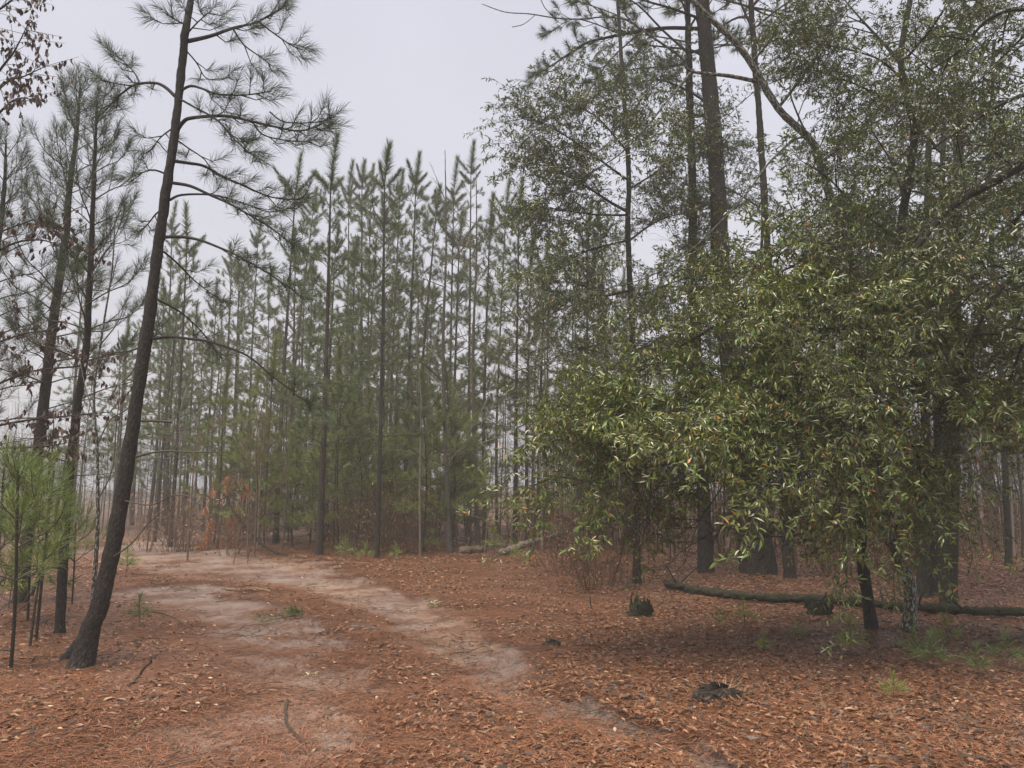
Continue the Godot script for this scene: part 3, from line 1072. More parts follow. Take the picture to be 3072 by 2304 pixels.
# ---------------------------------------------------------------- big pines on the right
func right_pines() -> void:
	var list := [
		[[[755, 575], [741, 480], [722, 289], [716, 163], [705, 36], [698, -60], [690, -160], [684, -300], [680, -460]], 575, .3, .15, "great pine with furrowed split base on the right, its trunk rising out of view"],
		[[[706, 573], [702, 450], [693, 289], [693, 199], [690, 110], [688, 30], [684, -100], [680, -260], [676, -400]], 573, .18, .05, "second thick pine just left of the great split base"],
		[[[790, 580], [780, 420], [769, 271], [760, 127], [752, 18], [748, -60], [742, -220], [738, -380]], 580, .12, .05, "straight reddish pine right of the great split base"]]
	var s := 900
	for q in list:
		s += 1
		var d := depth_of(q[1])
		var base := gr(q[0][0][0], q[1])
		var t := thing("tall_pine", q[4], "tree", base - Vector3.UP * .08)
		var k := line(q[0], d, d)
		for j in k.size(): k[j] -= t.position
		k[0].y = 0.0
		var path := smooth_path(k, 8)
		var w := MB.new()
		var rr := PackedFloat32Array()
		for j in path.size():
			var f := float(j) / (path.size() - 1)
			rr.append(lerpf(q[2] * .62, q[3] * .8, f) + q[2] * .38 * exp(-f * 14.0))
		piece("trunk", trunk_mesh(path, rr, 26, .014, M.pine_bark, .07), t)
		# its crown, above the picture
		var r := rnd(s + 40)
		var n2 := path.size()
		for b in 34:
			var f := r.randf_range(.56, 1.0)
			var p := path[int(f * (n2 - 1))]
			var az := r.randf() * TAU
			var pk: Array = pine_parts[2].live[6 + r.randi() % 6]
			var o := piece("branch", pk[1], t, Transform3D(facing(Vector3(cos(az), r.randf_range(.1, .7), sin(az)), r.randf_range(-.4, .4)).scaled(Vector3.ONE * r.randf_range(1.1, 1.7)), p))
			piece("needles", pk[2], o)
		if s == 901:
			var w2 := MB.new()
			var p2 := smooth_path([Vector3(.22, -.05, .1), Vector3(.2, .5, .06), Vector3(.08, 1.5, .02), Vector3(.0, 2.6, 0)], 5)
			tube(w2, p2, taper(p2.size(), .2, .1), 10, .25)
			piece("buttress", mesh_of([[w2, M.pine_bark]]), t)
			var n := 0
			for b in [[[[702, 29], [666, 28], [629, 33], [605, 38], [584, 44], [557, 62], [535, 76]], -.5, .05, .35], [[[706, 58], [690, 50], [655, 46], [640, 44]], .5, .045, .9], [[[711, 106], [690, 92], [660, 80], [630, 84], [600, 90]], .8, .035, .4],
					[[[712, 118], [698, 115], [680, 118]], .1, .04, 2.0], [[[704, 20], [670, 8], [630, -4], [600, -20]], -.8, .04, .3], [[[640, 33], [610, 60], [590, 90], [575, 112]], .2, .02, .35], [[[620, 34], [590, 22], [570, 20], [548, 34]], .1, .018, .3], [[[655, 30], [630, 60], [618, 80]], 0.0, .016, .3]]:
				n += 1
				var pts := line(b[0], d, d + b[1])
				for j in pts.size(): pts[j] -= t.position
				var bw := MB.new()
				var bg := MB.new()
				if b[3] > 1.0:
					var bp := smooth_path(pts, 4)
					tube(bw, bp, taper(bp.size(), b[2], b[2] * .7), 8, .2)
				else:
					pine_branch(bw, bg, smooth_path(pts, 4), b[2], rnd(920 + n), b[3], 1, Color(.06, .092, .05), .13, .6, .5)
				var o := piece("branch", mesh_of([[bw, M.pine_bark]]), t)
				if bg.v.size(): piece("needles", mesh_of([[bg, M.needles]]), o)

# ---------------------------------------------------------------- oaks on the right
func right_oaks() -> void:
	# the lichen-patched oak that curves left over everything
	var b1 := gr(909, 631)
	var d1 := -b1.z
	var o1 := thing("lichen_oak", "crooked oak with pale lichen patches on its trunk, leafy limbs sweeping left", "tree", b1 - Vector3.UP * .06)
	limb(o1, "trunk", line([[909, 634], [910, 587], [897, 554], [882, 518], [874, 463], [872, 380], [862, 300], [849, 253], [831, 199], [820, 163], [811, 141], [778, 108], [751, 63], [733, 40], [712, 20], [688, -4]], d1, d1 - .9), .07, .03, M.lichen_bark, 50, 0.0)
	var front := []
	var usual := sprays
	sprays = make_sprays(540, Color(.125, .17, .04))
	var s := 1000
	for q in [
			[[[868, 330], [830, 336], [797, 344], [741, 378], [690, 395], [620, 420], [562, 440]], -.2, -1.4, .03, 13, .25],
			[[[872, 400], [840, 410], [800, 418], [744, 440], [690, 458], [620, 474], [568, 486]], 0., -1.6, .026, 12, .25],
			[[[862, 300], [820, 292], [760, 302], [700, 335], [650, 365], [610, 390]], -.3, -1.3, .028, 13, .15],
			[[[874, 370], [860, 410], [850, 450], [842, 490], [838, 520]], 0., -1.5, .02, 10, .2],
			[[[874, 350], [890, 390], [896, 440], [894, 485], [890, 520]], 0., -1.4, .02, 7, .2],
			[[[872, 345], [930, 375], [975, 390], [1015, 400]], -.1, -1.2, .022, 11, .15],
			[[[868, 320], [900, 320], [950, 335], [1000, 350]], -.2, -.9, .022, 12, .1],
			[[[868, 390], [800, 380], [740, 405], [700, 430], [668, 446]], -.1, -2.2, .022, 13, .2],
			[[[858, 285], [830, 320], [810, 360], [796, 400], [786, 440]], -.3, -1.9, .02, 11, .2],
			[[[872, 430], [820, 455], [770, 470], [720, 480], [660, 486]], -.1, -1.2, .018, 4, .3],
			[[[855, 270], [880, 290], [930, 290], [980, 300]], -.4, -2., .02, 11, .1],
			[[[840, 230], [800, 262], [760, 280], [720, 300]], -.5, -1.6, .018, 11, .15],
			[[[862, 300], [900, 275], [945, 268], [1000, 282]], -.4, -1.5, .02, 13, .1], [[[868, 320], [910, 350], [955, 375], [1000, 390]], -.2, -1.9, .02, 13, .1],
			[[[866, 310], [835, 300], [800, 310], [770, 325]], -.3, -2.3, .018, 13, .1], [[[874, 400], [898, 425], [915, 450], [922, 480]], 0., -1.5, .018, 8, .15],
			[[[870, 340], [890, 362], [940, 385], [985, 405]], -.1, -2.1, .018, 11, .15], [[[866, 300], [860, 340], [850, 385], [858, 430]], -.3, -2.5, .016, 12, .1]]:
		s += 1
		front.append(limb(o1, "limb", line(q[0], d1 + q[1], d1 + q[2]), q[3], .005, M.lichen_bark if s % 3 == 0 else M.dark_bark, s, q[4] * 1.0, q[5], .95, .75, .12))
	sprays = usual
	for q in [
			[[[763, 83], [730, 76], [691, 71], [680, 56], [648, 34], [628, 18], [612, -6]], .028, 0.0], [[[691, 72], [680, 86], [664, 105], [648, 125], [620, 154], [584, 176], [550, 196]], .017, 3.0],
			[[[811, 139], [796, 139], [769, 163], [742, 199], [691, 250], [648, 277], [600, 290]], .016, 3.0], [[[778, 108], [800, 80], [820, 50], [830, 20]], .02, 9.0], [[[751, 63], [770, 40], [785, 10]], .018, 9.0], [[[820, 163], [850, 140], [880, 120], [920, 110]], .02, 9.0],
			[[[849, 253], [815, 240], [790, 242], [772, 250]], .018, 6.0], [[[815, 150], [800, 120], [790, 90], [795, 60]], .016, 6.0],
			[[[630, 20], [606, 17], [580, 19], [556, 18], [530, 14], [505, 12], [482, 4]], .012, 0.0], [[[606, 17], [590, 4], [575, -10]], .007, 0.0], [[[556, 18], [545, 8], [538, -8]], .005, 0.0], [[[535, 15], [524, 24], [512, 27]], .005, 0.0]]:
		s += 1
		limb(o1, "limb", line(q[0], d1 - .6, d1 - 1.0), q[1], .004, M.lichen_bark, s, q[2] * .8, .2, .8, .9, .1)
	# bare grey twigs hanging under the leaves
	var rb := rnd(1040)
	for q in [[[700, 462], [672, 490], [645, 520], [620, 545]], [[744, 450], [720, 490], [700, 520], [690, 548]], [[800, 430], [770, 480], [740, 512], [715, 530], [680, 552]], [[868, 470], [830, 520], [790, 536], [750, 533], [700, 520]], [[880, 520], [840, 540], [800, 538], [770, 520]], [[650, 470], [630, 500], [600, 530], [585, 552]], [[905, 500], [902, 520], [900, 534], [893, 536]]]:
		var pts := line(q, d1 - .3, d1 - 1.3)
		for j in pts.size(): pts[j] -= o1.position
		var path := smooth_path(pts, 4)
		var w := MB.new()
		tube(w, path, taper(path.size(), .011, .004), 5, .2)
		for k in 9:
			var p := path[rb.randi_range(3, path.size() - 1)]
			grow(w, p, Vector3(rb.randf_range(-1, .3), rb.randf_range(-.7, .4), rb.randf_range(-.6, .6)).normalized(), rb.randf_range(.25, .6), .005, 2, rb, -.05)
		piece("bare_branch", mesh_of([[w, M.grey_bark]]), o1)
	# single leaves one can pick out at the front
	var lm := []
	for k in 4:
		var b := MB.new()
		var r := rnd(1050 + k)
		leaf(b, Vector3.ZERO, Vector3(0, -.1, 1), Vector3.UP, .1, .025, [Color(.08, .125, .038), Color(.1, .15, .045), Color(.2, .22, .04), Color(.5, .2, .05)][k])
		lm.append(mesh_of([[b, M.leaves]]))
	var rl := rnd(1060)
	for k in 300:
		var o: MeshInstance3D = front[rl.randi() % front.size()]
		var av: PackedVector3Array = o.mesh.surface_get_arrays(0)[Mesh.ARRAY_VERTEX]
		var p: Vector3 = av[rl.randi_range(av.size() / 3, av.size() - 1)]
		var kind := 3 if rl.randf() < .05 else rl.randi() % 3
		piece("leaf", lm[kind], o, Transform3D(facing(Vector3(rl.randf() - .5, rl.randf() - .7, rl.randf() - .5), rl.randf_range(-1, 1)).scaled(Vector3.ONE * rl.randf_range(.8, 1.15)), p))
	# the mossy front oak
	var b2 := gr(871, 630)
	var d2 := -b2.z
	var o2 := thing("mossy_oak", "straight dark oak with mossy foot just left of the lichen oak", "tree", b2 - Vector3.UP * .06)
	limb(o2, "trunk", line([[872, 634], [868, 600], [861, 541], [862, 450], [880, 330], [898, 240], [910, 170], [914, 132], [908, 100], [901, 63], [905, 27], [914, -20]], d2, d2 - .5), .07, .03, M.dark_bark, 51, 0.0)
	var sk := 1100
	for q in [
			[[[901, 63], [885, 45], [860, 18], [838, -8]], .028, 8.], [[[912, 105], [887, 99], [850, 82], [814, 72], [780, 78]], .018, 9.], [[[912, 132], [940, 110], [970, 80], [990, 40]], .02, 10.], [[[905, 190], [940, 170], [985, 160], [1030, 150]], .02, 10.],
			[[[898, 240], [860, 210], [830, 180], [800, 160]], .018, 9.], [[[905, 60], [930, 30], [950, 0], [965, -20]], .018, 9.], [[[905, 200], [890, 160], [870, 130], [850, 115]], .016, 9.], [[[890, 270], [930, 250], [970, 230], [1010, 220]], .018, 10.], [[[903, 80], [880, 60], [850, 50], [810, 40], [780, 20]], .015, 9.]]:
		sk += 1
		limb(o2, "limb", line(q[0], d2 - .4, d2 - .4 + rnd(sk).randf_range(-1.2, 1.2)), q[1], .004, M.dark_bark, sk, q[2] * 1.05, .15, .78, 1.0, .05)
	# the oak off the right edge whose thick limb reaches in
	var b3 := Vector3(5.7, height(5.7, -6.2), -6.2)
	var o3 := thing("edge_oak", "oak beyond the right edge whose thick dark limb reaches down into view", "tree", b3 - Vector3.UP * .06)
	limb(o3, "trunk", [b3, b3 + Vector3(-.1, 2, 0), b3 + Vector3(-.05, 4, .1), b3 + Vector3(-.2, 6.5, .1)], .16, .09, M.dark_bark, 52, 0.0)
	for q in [
			[[[1170, 100], [1100, 130], [1022, 166], [986, 186], [950, 208], [914, 250], [883, 289], [850, 330]], .06, 7., 6.3, 7.0], [[[1150, 180], [1080, 220], [1022, 268], [993, 299], [978, 327], [955, 370]], .035, 8., 6.2, 6.6],
			[[[1160, 20], [1090, 30], [1030, 10], [990, 18], [960, 50], [930, 70]], .03, 9., 6.3, 7.5], [[[1160, 80], [1060, 90], [1010, 100], [960, 130], [930, 150]], .025, 10., 6.2, 7.], [[[1160, 230], [1080, 260], [1030, 330], [1010, 380]], .025, 9., 6.2, 7.2], [[[1150, 60], [1080, 120], [1040, 190], [1000, 240]], .025, 10., 6.4, 7.6],
			[[[1160, -20], [1080, -10], [1020, 40], [980, 80]], .025, 10., 6.4, 8.]]:
		sk += 1
		limb(o3, "limb", line(q[0], q[3], q[4]), q[1], .008, M.dark_bark, sk, q[2] * 1.0, .25, .8, 1.0, .1)
	# the farther oak whose crown meets the sky
	var b4 := gr(637, 584)
	var d4 := -b4.z
	var o4 := thing("sky_edge_oak", "dark oak whose small leaved crown ends against the open sky", "tree", b4 - Vector3.UP * .06)
	limb(o4, "trunk", line([[637, 588], [636, 480], [633, 350], [628, 235], [629, 181], [626, 127], [622, 70], [619, 20], [617, -20]], d4, d4), .062, .03, M.dark_bark, 53, 0.0)
	for q in [
			[[[628, 212], [610, 202], [595, 192], [575, 180], [556, 170], [540, 158]], .04, 6.], [[[629, 181], [600, 160], [575, 142], [552, 128], [536, 120]], .03, 8.], [[[628, 215], [600, 215], [575, 212], [550, 208], [530, 204]], .028, 8.], [[[626, 150], [600, 120], [580, 108], [562, 100]], .025, 8.],
			[[[629, 240], [590, 250], [570, 260], [552, 275]], .028, 8.], [[[632, 290], [590, 300], [565, 308], [545, 316]], .028, 8.], [[[628, 190], [660, 170], [690, 150], [720, 140]], .028, 8.], [[[630, 240], [660, 220], [700, 210], [740, 205]], .028, 8.], [[[632, 300], [680, 280], [720, 275]], .025, 8.],
			[[[634, 340], [600, 345], [570, 352], [548, 360]], .022, 7.], [[[634, 350], [670, 340], [710, 340]], .022, 7.], [[[626, 120], [650, 90], [680, 70]], .02, 6.], [[[634, 390], [600, 400], [570, 410]], .02, 5.], [[[634, 400], [680, 400], [720, 410]], .02, 5.]]:
		sk += 1
		limb(o4, "limb", line(q[0], d4, d4 + (rnd(sk).randf_range(.2, 1.6) * (1.0 if sk % 3 == 0 else -1.0) if q[0][q[0].size() - 1][0] < 640 else rnd(sk).randf_range(1.9, 3.2))), q[1] * .8, .006, M.dark_bark, sk, q[2] * 1.7, .2, 1.1, .9, .0)
	# the group of trunks at the right
	var r := rnd(1200)
	for q in [[922, 598, 925, 300, .075, "left stem of the twin dark trunks at the right"], [932, 596, 940, 280, .065, "right stem of the twin dark trunks at the right"], [941, 584, 946, 320, .05, "thin dark stem between the twin trunks and the thick mossy trunk"], [948, 612, 956, 250, .095, "thick straight trunk with mossy foot at the right"], [1007, 568, 990, 200, .06, "slender dark tree leaning left near the right edge"], [768, 568, 760, 330, .045, "thin mossy stem close behind the great split base"]]:
		var base := gr(q[0], q[1])
		var d := -base.z
		var t := thing("dark_hardwood", q[5], "tree", base - Vector3.UP * .06, "trunks of the right-hand woods")
		var mid: float = (q[0] + q[2]) * .5
		limb(t, "trunk", line([[q[0], q[1] + 4], [q[0] + 1, q[1] - 30], [mid + 2, (q[1] + q[3]) * .5], [q[2], q[3]], [q[2] + 4, q[3] - 160]], d, d + .2), q[4] * 1.25, q[4] * .6, M.moss_bark if q[4] > .09 else M.dark_bark, 54, 0.0)
		for k in 5:
			sk += 1
			var y: float = q[3] + r.randf_range(-150, 60)
			var dx := r.randf_range(50, 120) * (1.0 if k % 2 else -1.0)
			limb(t, "limb", line([[q[2], y], [q[2] + dx * .5, y - 25], [q[2] + dx, y - 20 + r.randf_range(-20, 30)]], d, d + r.randf_range(-1.5, 1.5)), .022, .005, M.dark_bark, sk, 5.0, .2, 1.1, 1.4, .0)

# ---------------------------------------------------------------- undergrowth
func understory() -> void:
	var r := rnd(1300)
	var n := 0
	# leafless saplings in the stand and the right-hand woods
	while n < 96:
		n += 1
		var d := r.randf_range(17.0, 42.0)
		var px := r.randf_range(90, 560) if n < 64 else r.randf_range(560, 1040)
		if n > 72: d = r.randf_range(13.0, 26.0)
		var p := Vector3((px - 512.0) / F * d, 0, -d)
		p.y = height(p.x, p.z)
		var where := "left of the middle stand" if px < 300 else "in the middle stand" if px < 560 else "in the brown thicket on the right"
		var bt := bare_tree("", p, r.randi() % 5, r.randf() * TAU, r.randf_range(.7, 1.1), [M.twig, M.dry_twig, M.pale_twig, M.grey_bark][r.randi() % 4], "leafless saplings " + where)
		late.append([bt, px, d, "thin leafless sapling"])
	# the tangle far back in the woods, too dense to count
	for side in 2:
		var st := SurfaceTool.new()
		for v in [1, 2, 3]:
			var q: Array = protos.bare[v]
			for b in [q[0]] + q[1]:
				var m := ArrayMesh.new()
				m.add_surface_from_arrays(Mesh.PRIMITIVE_TRIANGLES, b.arrays())
				st.append_from(m, 0, Transform3D(Basis(), Vector3(v - 2.0, 0, .6 * v)))
		var mesh := st.commit()
		mesh.surface_set_material(0, M.twig if side == 0 else M.dark_twig)
		var where := []
		for k in (120 if side == 0 else 210):
			var d := r.randf_range(38.0, 60.0) if side == 0 else r.randf_range(19.0, 44.0)
			var px := r.randf_range(-60, 600) if side == 0 else r.randf_range(575, 1120)
			var p := Vector3((px - 512.0) / F * d, -.1, -d)
			where.append(Transform3D(Basis(Vector3.UP, r.randf() * TAU).scaled(Vector3.ONE * r.randf_range(.6, 1.15)), p))
		var o := stuff("far_thicket" if side == 0 else "brown_thicket", mesh, where, self)
		o.set_meta("label", "hazy leafless thicket far behind the pine stand" if side == 0 else "brown leafless thicket deep in the right-hand woods")
	# dry brown shrubs
	for k in 84:
		var d := r.randf_range(18.5, 32.0)
		var px := r.randf_range(150, 600)
		if k > 44:
			px = r.randf_range(570, 1040)
			d = r.randf_range(14.5, 26.0)
		var p := Vector3((px - 512.0) / F * d, 0, -d)
		var where := "along the foot of the middle stand" if px < 570 else "on the right-hand forest floor"
		late.append([shrub("", p, r.randi() % 4, r.randf_range(.9, 1.7), r.randf() * TAU, "dry shrubs " + where), px, d, "dry brown shrub"])
	for q in [[590, 590, 1.15, "twiggy leafless shrub at the track edge left of the mossy stump"], [606, 586, .9, "smaller twiggy shrub touching the leafless shrub left of the mossy stump"], [560, 575, 1.0, "brown twiggy shrub at the right end of the pale fallen log"]]:
		shrub(q[3], gr(q[0], q[1]), r.randi() % 4, q[2], r.randf() * TAU, "")
	# green young pines in the stand's foot
	var small := []
	for v in 5:
		var t := Node3D.new()
		var tall := 2.2 + .55 * v
		stand_pine(t, smooth_path([Vector3.ZERO, Vector3(r.randf_range(-.1, .1), tall * .5, 0), Vector3(r.randf_range(-.2, .2), tall, 0)], 5), .025, .2, 1400 + v, 3, M.red_bark, .65)
		bake(t)
		small.append(t)
	for k in 52:
		var d := r.randf_range(19.0, 30.0)
		var px := r.randf_range(190, 480) if k < 45 else r.randf_range(540, 640)
		var p := Vector3((px - 512.0) / F * d, 0, -d)
		p.y = height(p.x, p.z)
		var t := thing("understory_pine", "", "tree", p - Vector3.UP * .05, "green understory pines in the middle stand")
		late.append([t, px, d, "soft green understory pine"])
		var src: Node3D = small[k % 5]
		for o in src.get_children(): t.add_child(o.duplicate(), true)
		t.basis = Basis(Vector3.UP, r.randf() * TAU).scaled(Vector3.ONE * r.randf_range(.8, 1.2))
	for o in small: o.free()
	# seedlings with bright needles
	var sd := [[495, 556, 1.5, 0, "bright yellow green pine seedling at the end of the pale fallen log"], [517, 562, 1.1, 1, "small bright seedling right of the pale fallen log's end"], [432, 552, 1.3, 0, "bright pine seedling left of the pale bare hardwood"], [345, 560, 1.2, 1, "green seedling between the front pine and the slim middle pine"], [366, 562, 1.0, 0, "low green seedling left of the slim straight pine's foot"],
		[395, 560, .9, 1, "low green seedling right of the slim straight pine's foot"], [853, 660, .9, 0, "yellow green pine seedling in front of the mossy oak"], [893, 703, .5, 1, "little bright tuft near the broken stick at lower right"], [917, 665, .8, 2, "dark green seedling in front of the lichen oak"], [935, 672, .8, 3, "dark green seedling right of the lichen oak's foot"], [948, 650, .8, 0, "pale green seedling near the dark fallen branch"],
		[139, 628, .9, 2, "green pine seedling right of the leaning pine's foot"], [745, 625, .7, 1, "pale tuft in front of the mossy log's middle"], [720, 628, .5, 0, "small pale tuft in front of the mossy log's left half"], [798, 640, .5, 1, "small tuft near the second mossy stump"], [765, 655, .5, 0, "small yellow tuft in the leaves below the mossy log"], [1010, 672, .8, 3, "dark green tuft at the right edge"], [980, 680, .7, 2, "dark green tuft left of the right edge tuft"], [125, 575, 1.3, 1, "green seedling at the track edge behind the leaning pine"], [60, 600, 1.4, 2, "green seedling between the two left pines"], [8, 610, 1.8, 1, "tall green seedling at the left edge"], [26, 572, 2.2, 0, "soft green seedling pine behind the left pine's base"]]
	for q in sd:
		var t := thing("pine_seedling", q[4], "seedling", gr(q[0], q[1]), "pine seedlings on the forest floor")
		t.basis = Basis(Vector3.UP, r.randf() * TAU).scaled(Vector3.ONE * q[2])
		piece("stem", protos.seedling[q[3]][0], t)
		piece("needles", protos.seedling[q[3]][1], t)
	# dead orange sapling
	var bo := gr(217, 547)
	var t5 := thing("dead_pine_sapling", "dead pine sapling with hanging orange needles by the grey trunk", "tree", bo - Vector3.UP * .03)
	var w := MB.new()
	var g := MB.new()
	var ro := rnd(1350)
	var tp := smooth_path([Vector3.ZERO, Vector3(.1, 1.0, 0), Vector3(.25, 2.3, 0)], 5)
	tube(w, tp, taper(tp.size(), .03, .008), 6, .1)
	for k in 46:
		var f := ro.randf_range(.1, 1.0)
		var p := tp[int(f * (tp.size() - 1))]
		var d := Vector3(ro.randf_range(-1, 1), ro.randf_range(-.6, .2), ro.randf_range(-1, 1)).normalized()
		var e := p + d * ro.randf_range(.2, .6)
		tube(w, PackedVector3Array([p, e]), PackedFloat32Array([.006, .003]), 3, 0.0, false)
		tuft(g, e, (d + Vector3.DOWN).normalized(), .15, .22, 46, .01, ro, Color(.36, .14, .05), false, .8)
	piece("trunk", mesh_of([[w, M.dry_twig]]), t5)
	piece("needles", mesh_of([[g, M.needles]]), t5)

func shrub(label: String, p: Vector3, k: int, sc: float, turn: float, group: String) -> Node3D:
	p.y = height(p.x, p.z) - .02
	var t := thing("dry_shrub", label, "shrub", p, group)
	t.basis = Basis(Vector3.UP, turn).scaled(Vector3.ONE * sc)
	piece("stem", protos.shrub[k][0], t)
	piece("dead_foliage", protos.shrub[k][1], t).set_meta("kind", "stuff")
	return t

# ---------------------------------------------------------------- what lies on the ground
func strand(b: MB, p: Vector3, run: Vector3, c: Color) -> void:
	var w := run.cross(Vector3.UP).normalized() * .0028
	var n := b.v.size()
	b.v.append_array(PackedVector3Array([p + w, p - w, p + run]))
	b.c.append_array(PackedColorArray([c, c, c]))
	b.i.append_array(PackedInt32Array([n, n + 1, n + 2]))

# a fallen oak leaf with lobes, slightly curled
func lobed(b: MB, p: Vector3, r: RandomNumberGenerator, l: float, c: Color) -> void:
	var f := facing(Vector3(r.randf() - .5, r.randf_range(-.1, .15), r.randf() - .5)).rotated(Vector3.RIGHT, r.randf_range(-.35, .35))
	var n := b.v.size()
	var edge := [[.0, .02], [.18, .16], [.28, .07], [.45, .3], [.55, .1], [.72, .26], [.8, .1], [1.0, .02]]
	var curl := r.randf_range(-.25, .35)
	for q in edge:
		for sg in [-1.0, 0.0, 1.0]:
			b.v.append(p + f * Vector3(sg * q[1] * l, absf(sg) * q[1] * l * curl + sin(q[0] * 3.0) * l * .06, q[0] * l))
			b.c.append(c)
	for k in edge.size() - 1:
		var a := n + k * 3
		b.i.append_array(PackedInt32Array([a, a + 3, a + 1, a + 1, a + 3, a + 4, a + 1, a + 4, a + 2, a + 2, a + 4, a + 5]))

func litter() -> void:
	var r := rnd(1500)
	var leaves := []
	for s in 6:
		var b := MB.new()
		for k in 14:
			var p := Vector3(r.randf_range(-.2, .2), r.randf_range(.004, .03), r.randf_range(-.2, .2))
			var c: Color = r.randf_range(.75, 1.25) * [Color(.24, .118, .072), Color(.17, .084, .055), Color(.33, .195, .12), Color(.07, .047, .037), Color(.5, .35, .22) if r.randf() < .75 else Color(.22, .1, .055), Color(.11, .065, .046), Color(.27, .12, .066)][r.randi() % 7] * r.randf_range(.75, 1.15)
			leaf(b, p, Vector3(r.randf() - .5, r.randf_range(-.12, .2), r.randf() - .5), Vector3(r.randf_range(-.5, .5), 1, r.randf_range(-.5, .5)), r.randf_range(.03, .095), r.randf_range(.011, .028), c, r.randf_range(-.3, .4))
		for k in 1: lobed(b, Vector3(r.randf_range(-.2, .2), r.randf_range(.006, .035), r.randf_range(-.2, .2)), r, r.randf_range(.045, .075), Color(.22, .11, .055) * r.randf_range(.45, 1.6))
		for k in 22:
			var a := r.randf() * TAU
			strand(b, Vector3(r.randf_range(-.2, .2), r.randf_range(.003, .035), r.randf_range(-.2, .2)), Vector3(cos(a), r.randf_range(-.06, .1), sin(a)) * r.randf_range(.08, .18), Color(.29, .132, .072) * r.randf_range(.3, 1.5))
		leaves.append(mesh_of([[b, M.litter]]))
	var needles := []
	for s in 5:
		var b := MB.new()
		for k in 60:
			var a := r.randf() * TAU
			var p := Vector3(r.randf_range(-.2, .2), r.randf_range(.003, .02), r.randf_range(-.2, .2))
			strand(b, p, Vector3(cos(a), r.randf_range(-.06, .1), sin(a)) * r.randf_range(.1, .2), Color(.29, .13, .072) * r.randf_range(.3, 1.5))
		needles.append(mesh_of([[b, M.litter]]))
	var sets := []
	for k in 11: sets.append([])
	var near := []
	for k in 32000:
		var d := 3.2 * exp(r.randf() * log(24.0 / 3.2))
		var x := r.randf_range(-1, 1) * (d * .74 + .6)
		var soil := bare(x, -d)
		var right := smoothstep(-1.2, 1.2, x - .25 * d + 1.6)
		var is_leaf := r.randf() < lerpf(.3, .75, right)
		if r.randf() < soil * (.98 if is_leaf else .82): continue
		if is_leaf and rough.get_noise_2d(x * 70.0, d * 70.0) > .12 and r.randf() < .75: continue
		var big := 1.0 if d < 12.0 else d / 12.0
		var y := height(x, -d)
		var tf := Transform3D(Basis(Vector3.UP, r.randf() * TAU).scaled(Vector3(big, minf(big, 1.3), big)), Vector3(x, y, -d))
		sets[r.randi() % 6 if is_leaf else 6 + r.randi() % 5].append(tf)
		if is_leaf and d < 6.2 and near.size() < 300: near.append(Vector3(x + r.randf_range(-.2, .2), y, -d + r.randf_range(-.2, .2)))
	var fl := Node3D.new()
	fl.name = "leaf_litter"
	fl.set_meta("kind", "stuff")
	fl.set_meta("label", "fallen brown leaves scattered over the forest floor")
	add_child(fl)
	var fn := Node3D.new()
	fn.name = "needle_litter"
	fn.set_meta("kind", "stuff")
	fn.set_meta("label", "rust coloured pine needles carpeting the forest floor")
	add_child(fn)
	for k in 11:
		stuff("leaf_litter" if k < 6 else "needle_litter", leaves[k] if k < 6 else needles[k - 6], sets[k], fl if k < 6 else fn)
	var tw := MB.new()
	for k in 5:
		var a := r.randf() * TAU
		var p := Vector3(r.randf_range(-.25, .25), .012, r.randf_range(-.25, .25))
		var e := Vector3(cos(a), r.randf_range(.0, .12), sin(a)) * r.randf_range(.08, .28)
		tube(tw, PackedVector3Array([p, p + e * .5 + Vector3(.01, .008, .012), p + e]), PackedFloat32Array([.004, .0035, .002]), 4, 0.0, false)
	var spots := []
	for k in 650:
		var d := 3.3 * exp(r.randf() * log(18.0 / 3.3))
		var x := r.randf_range(-1, 1) * (d * .74 + .6)
		spots.append(Transform3D(Basis(Vector3.UP, r.randf() * TAU).scaled(Vector3.ONE * r.randf_range(.6, 1.3)), Vector3(x, height(x, -d), -d)))
	stuff("twig_litter", mesh_of([[tw, M.dry_twig]]), spots, fn)
	# the nearest leaves one by one
	var kinds := []
	for k in 6:
		var b := MB.new()
		leaf(b, Vector3.ZERO, Vector3(0, .05, 1), Vector3.UP, .085, [.03, .024, .04, .03, .022, .034][k], [Color(.3, .14, .07), Color(.23, .095, .05), Color(.36, .19, .1), Color(.45, .29, .17), Color(.27, .115, .06), Color(.16, .08, .05)][k], [.3, -.2, .4, .2, -.3, .35][k])
		kinds.append(mesh_of([[b, M.litter]]))
	var ground: Node3D = get_node("ground")
	for p in near:
		p.y = height(p.x, p.z) + .022
		piece("leaf", kinds[r.randi() % 6], ground, Transform3D(Basis(Vector3.UP, r.randf() * TAU).rotated(Vector3.RIGHT, r.randf_range(-.3, .3)).scaled(Vector3.ONE * r.randf_range(.8, 1.25)), p))

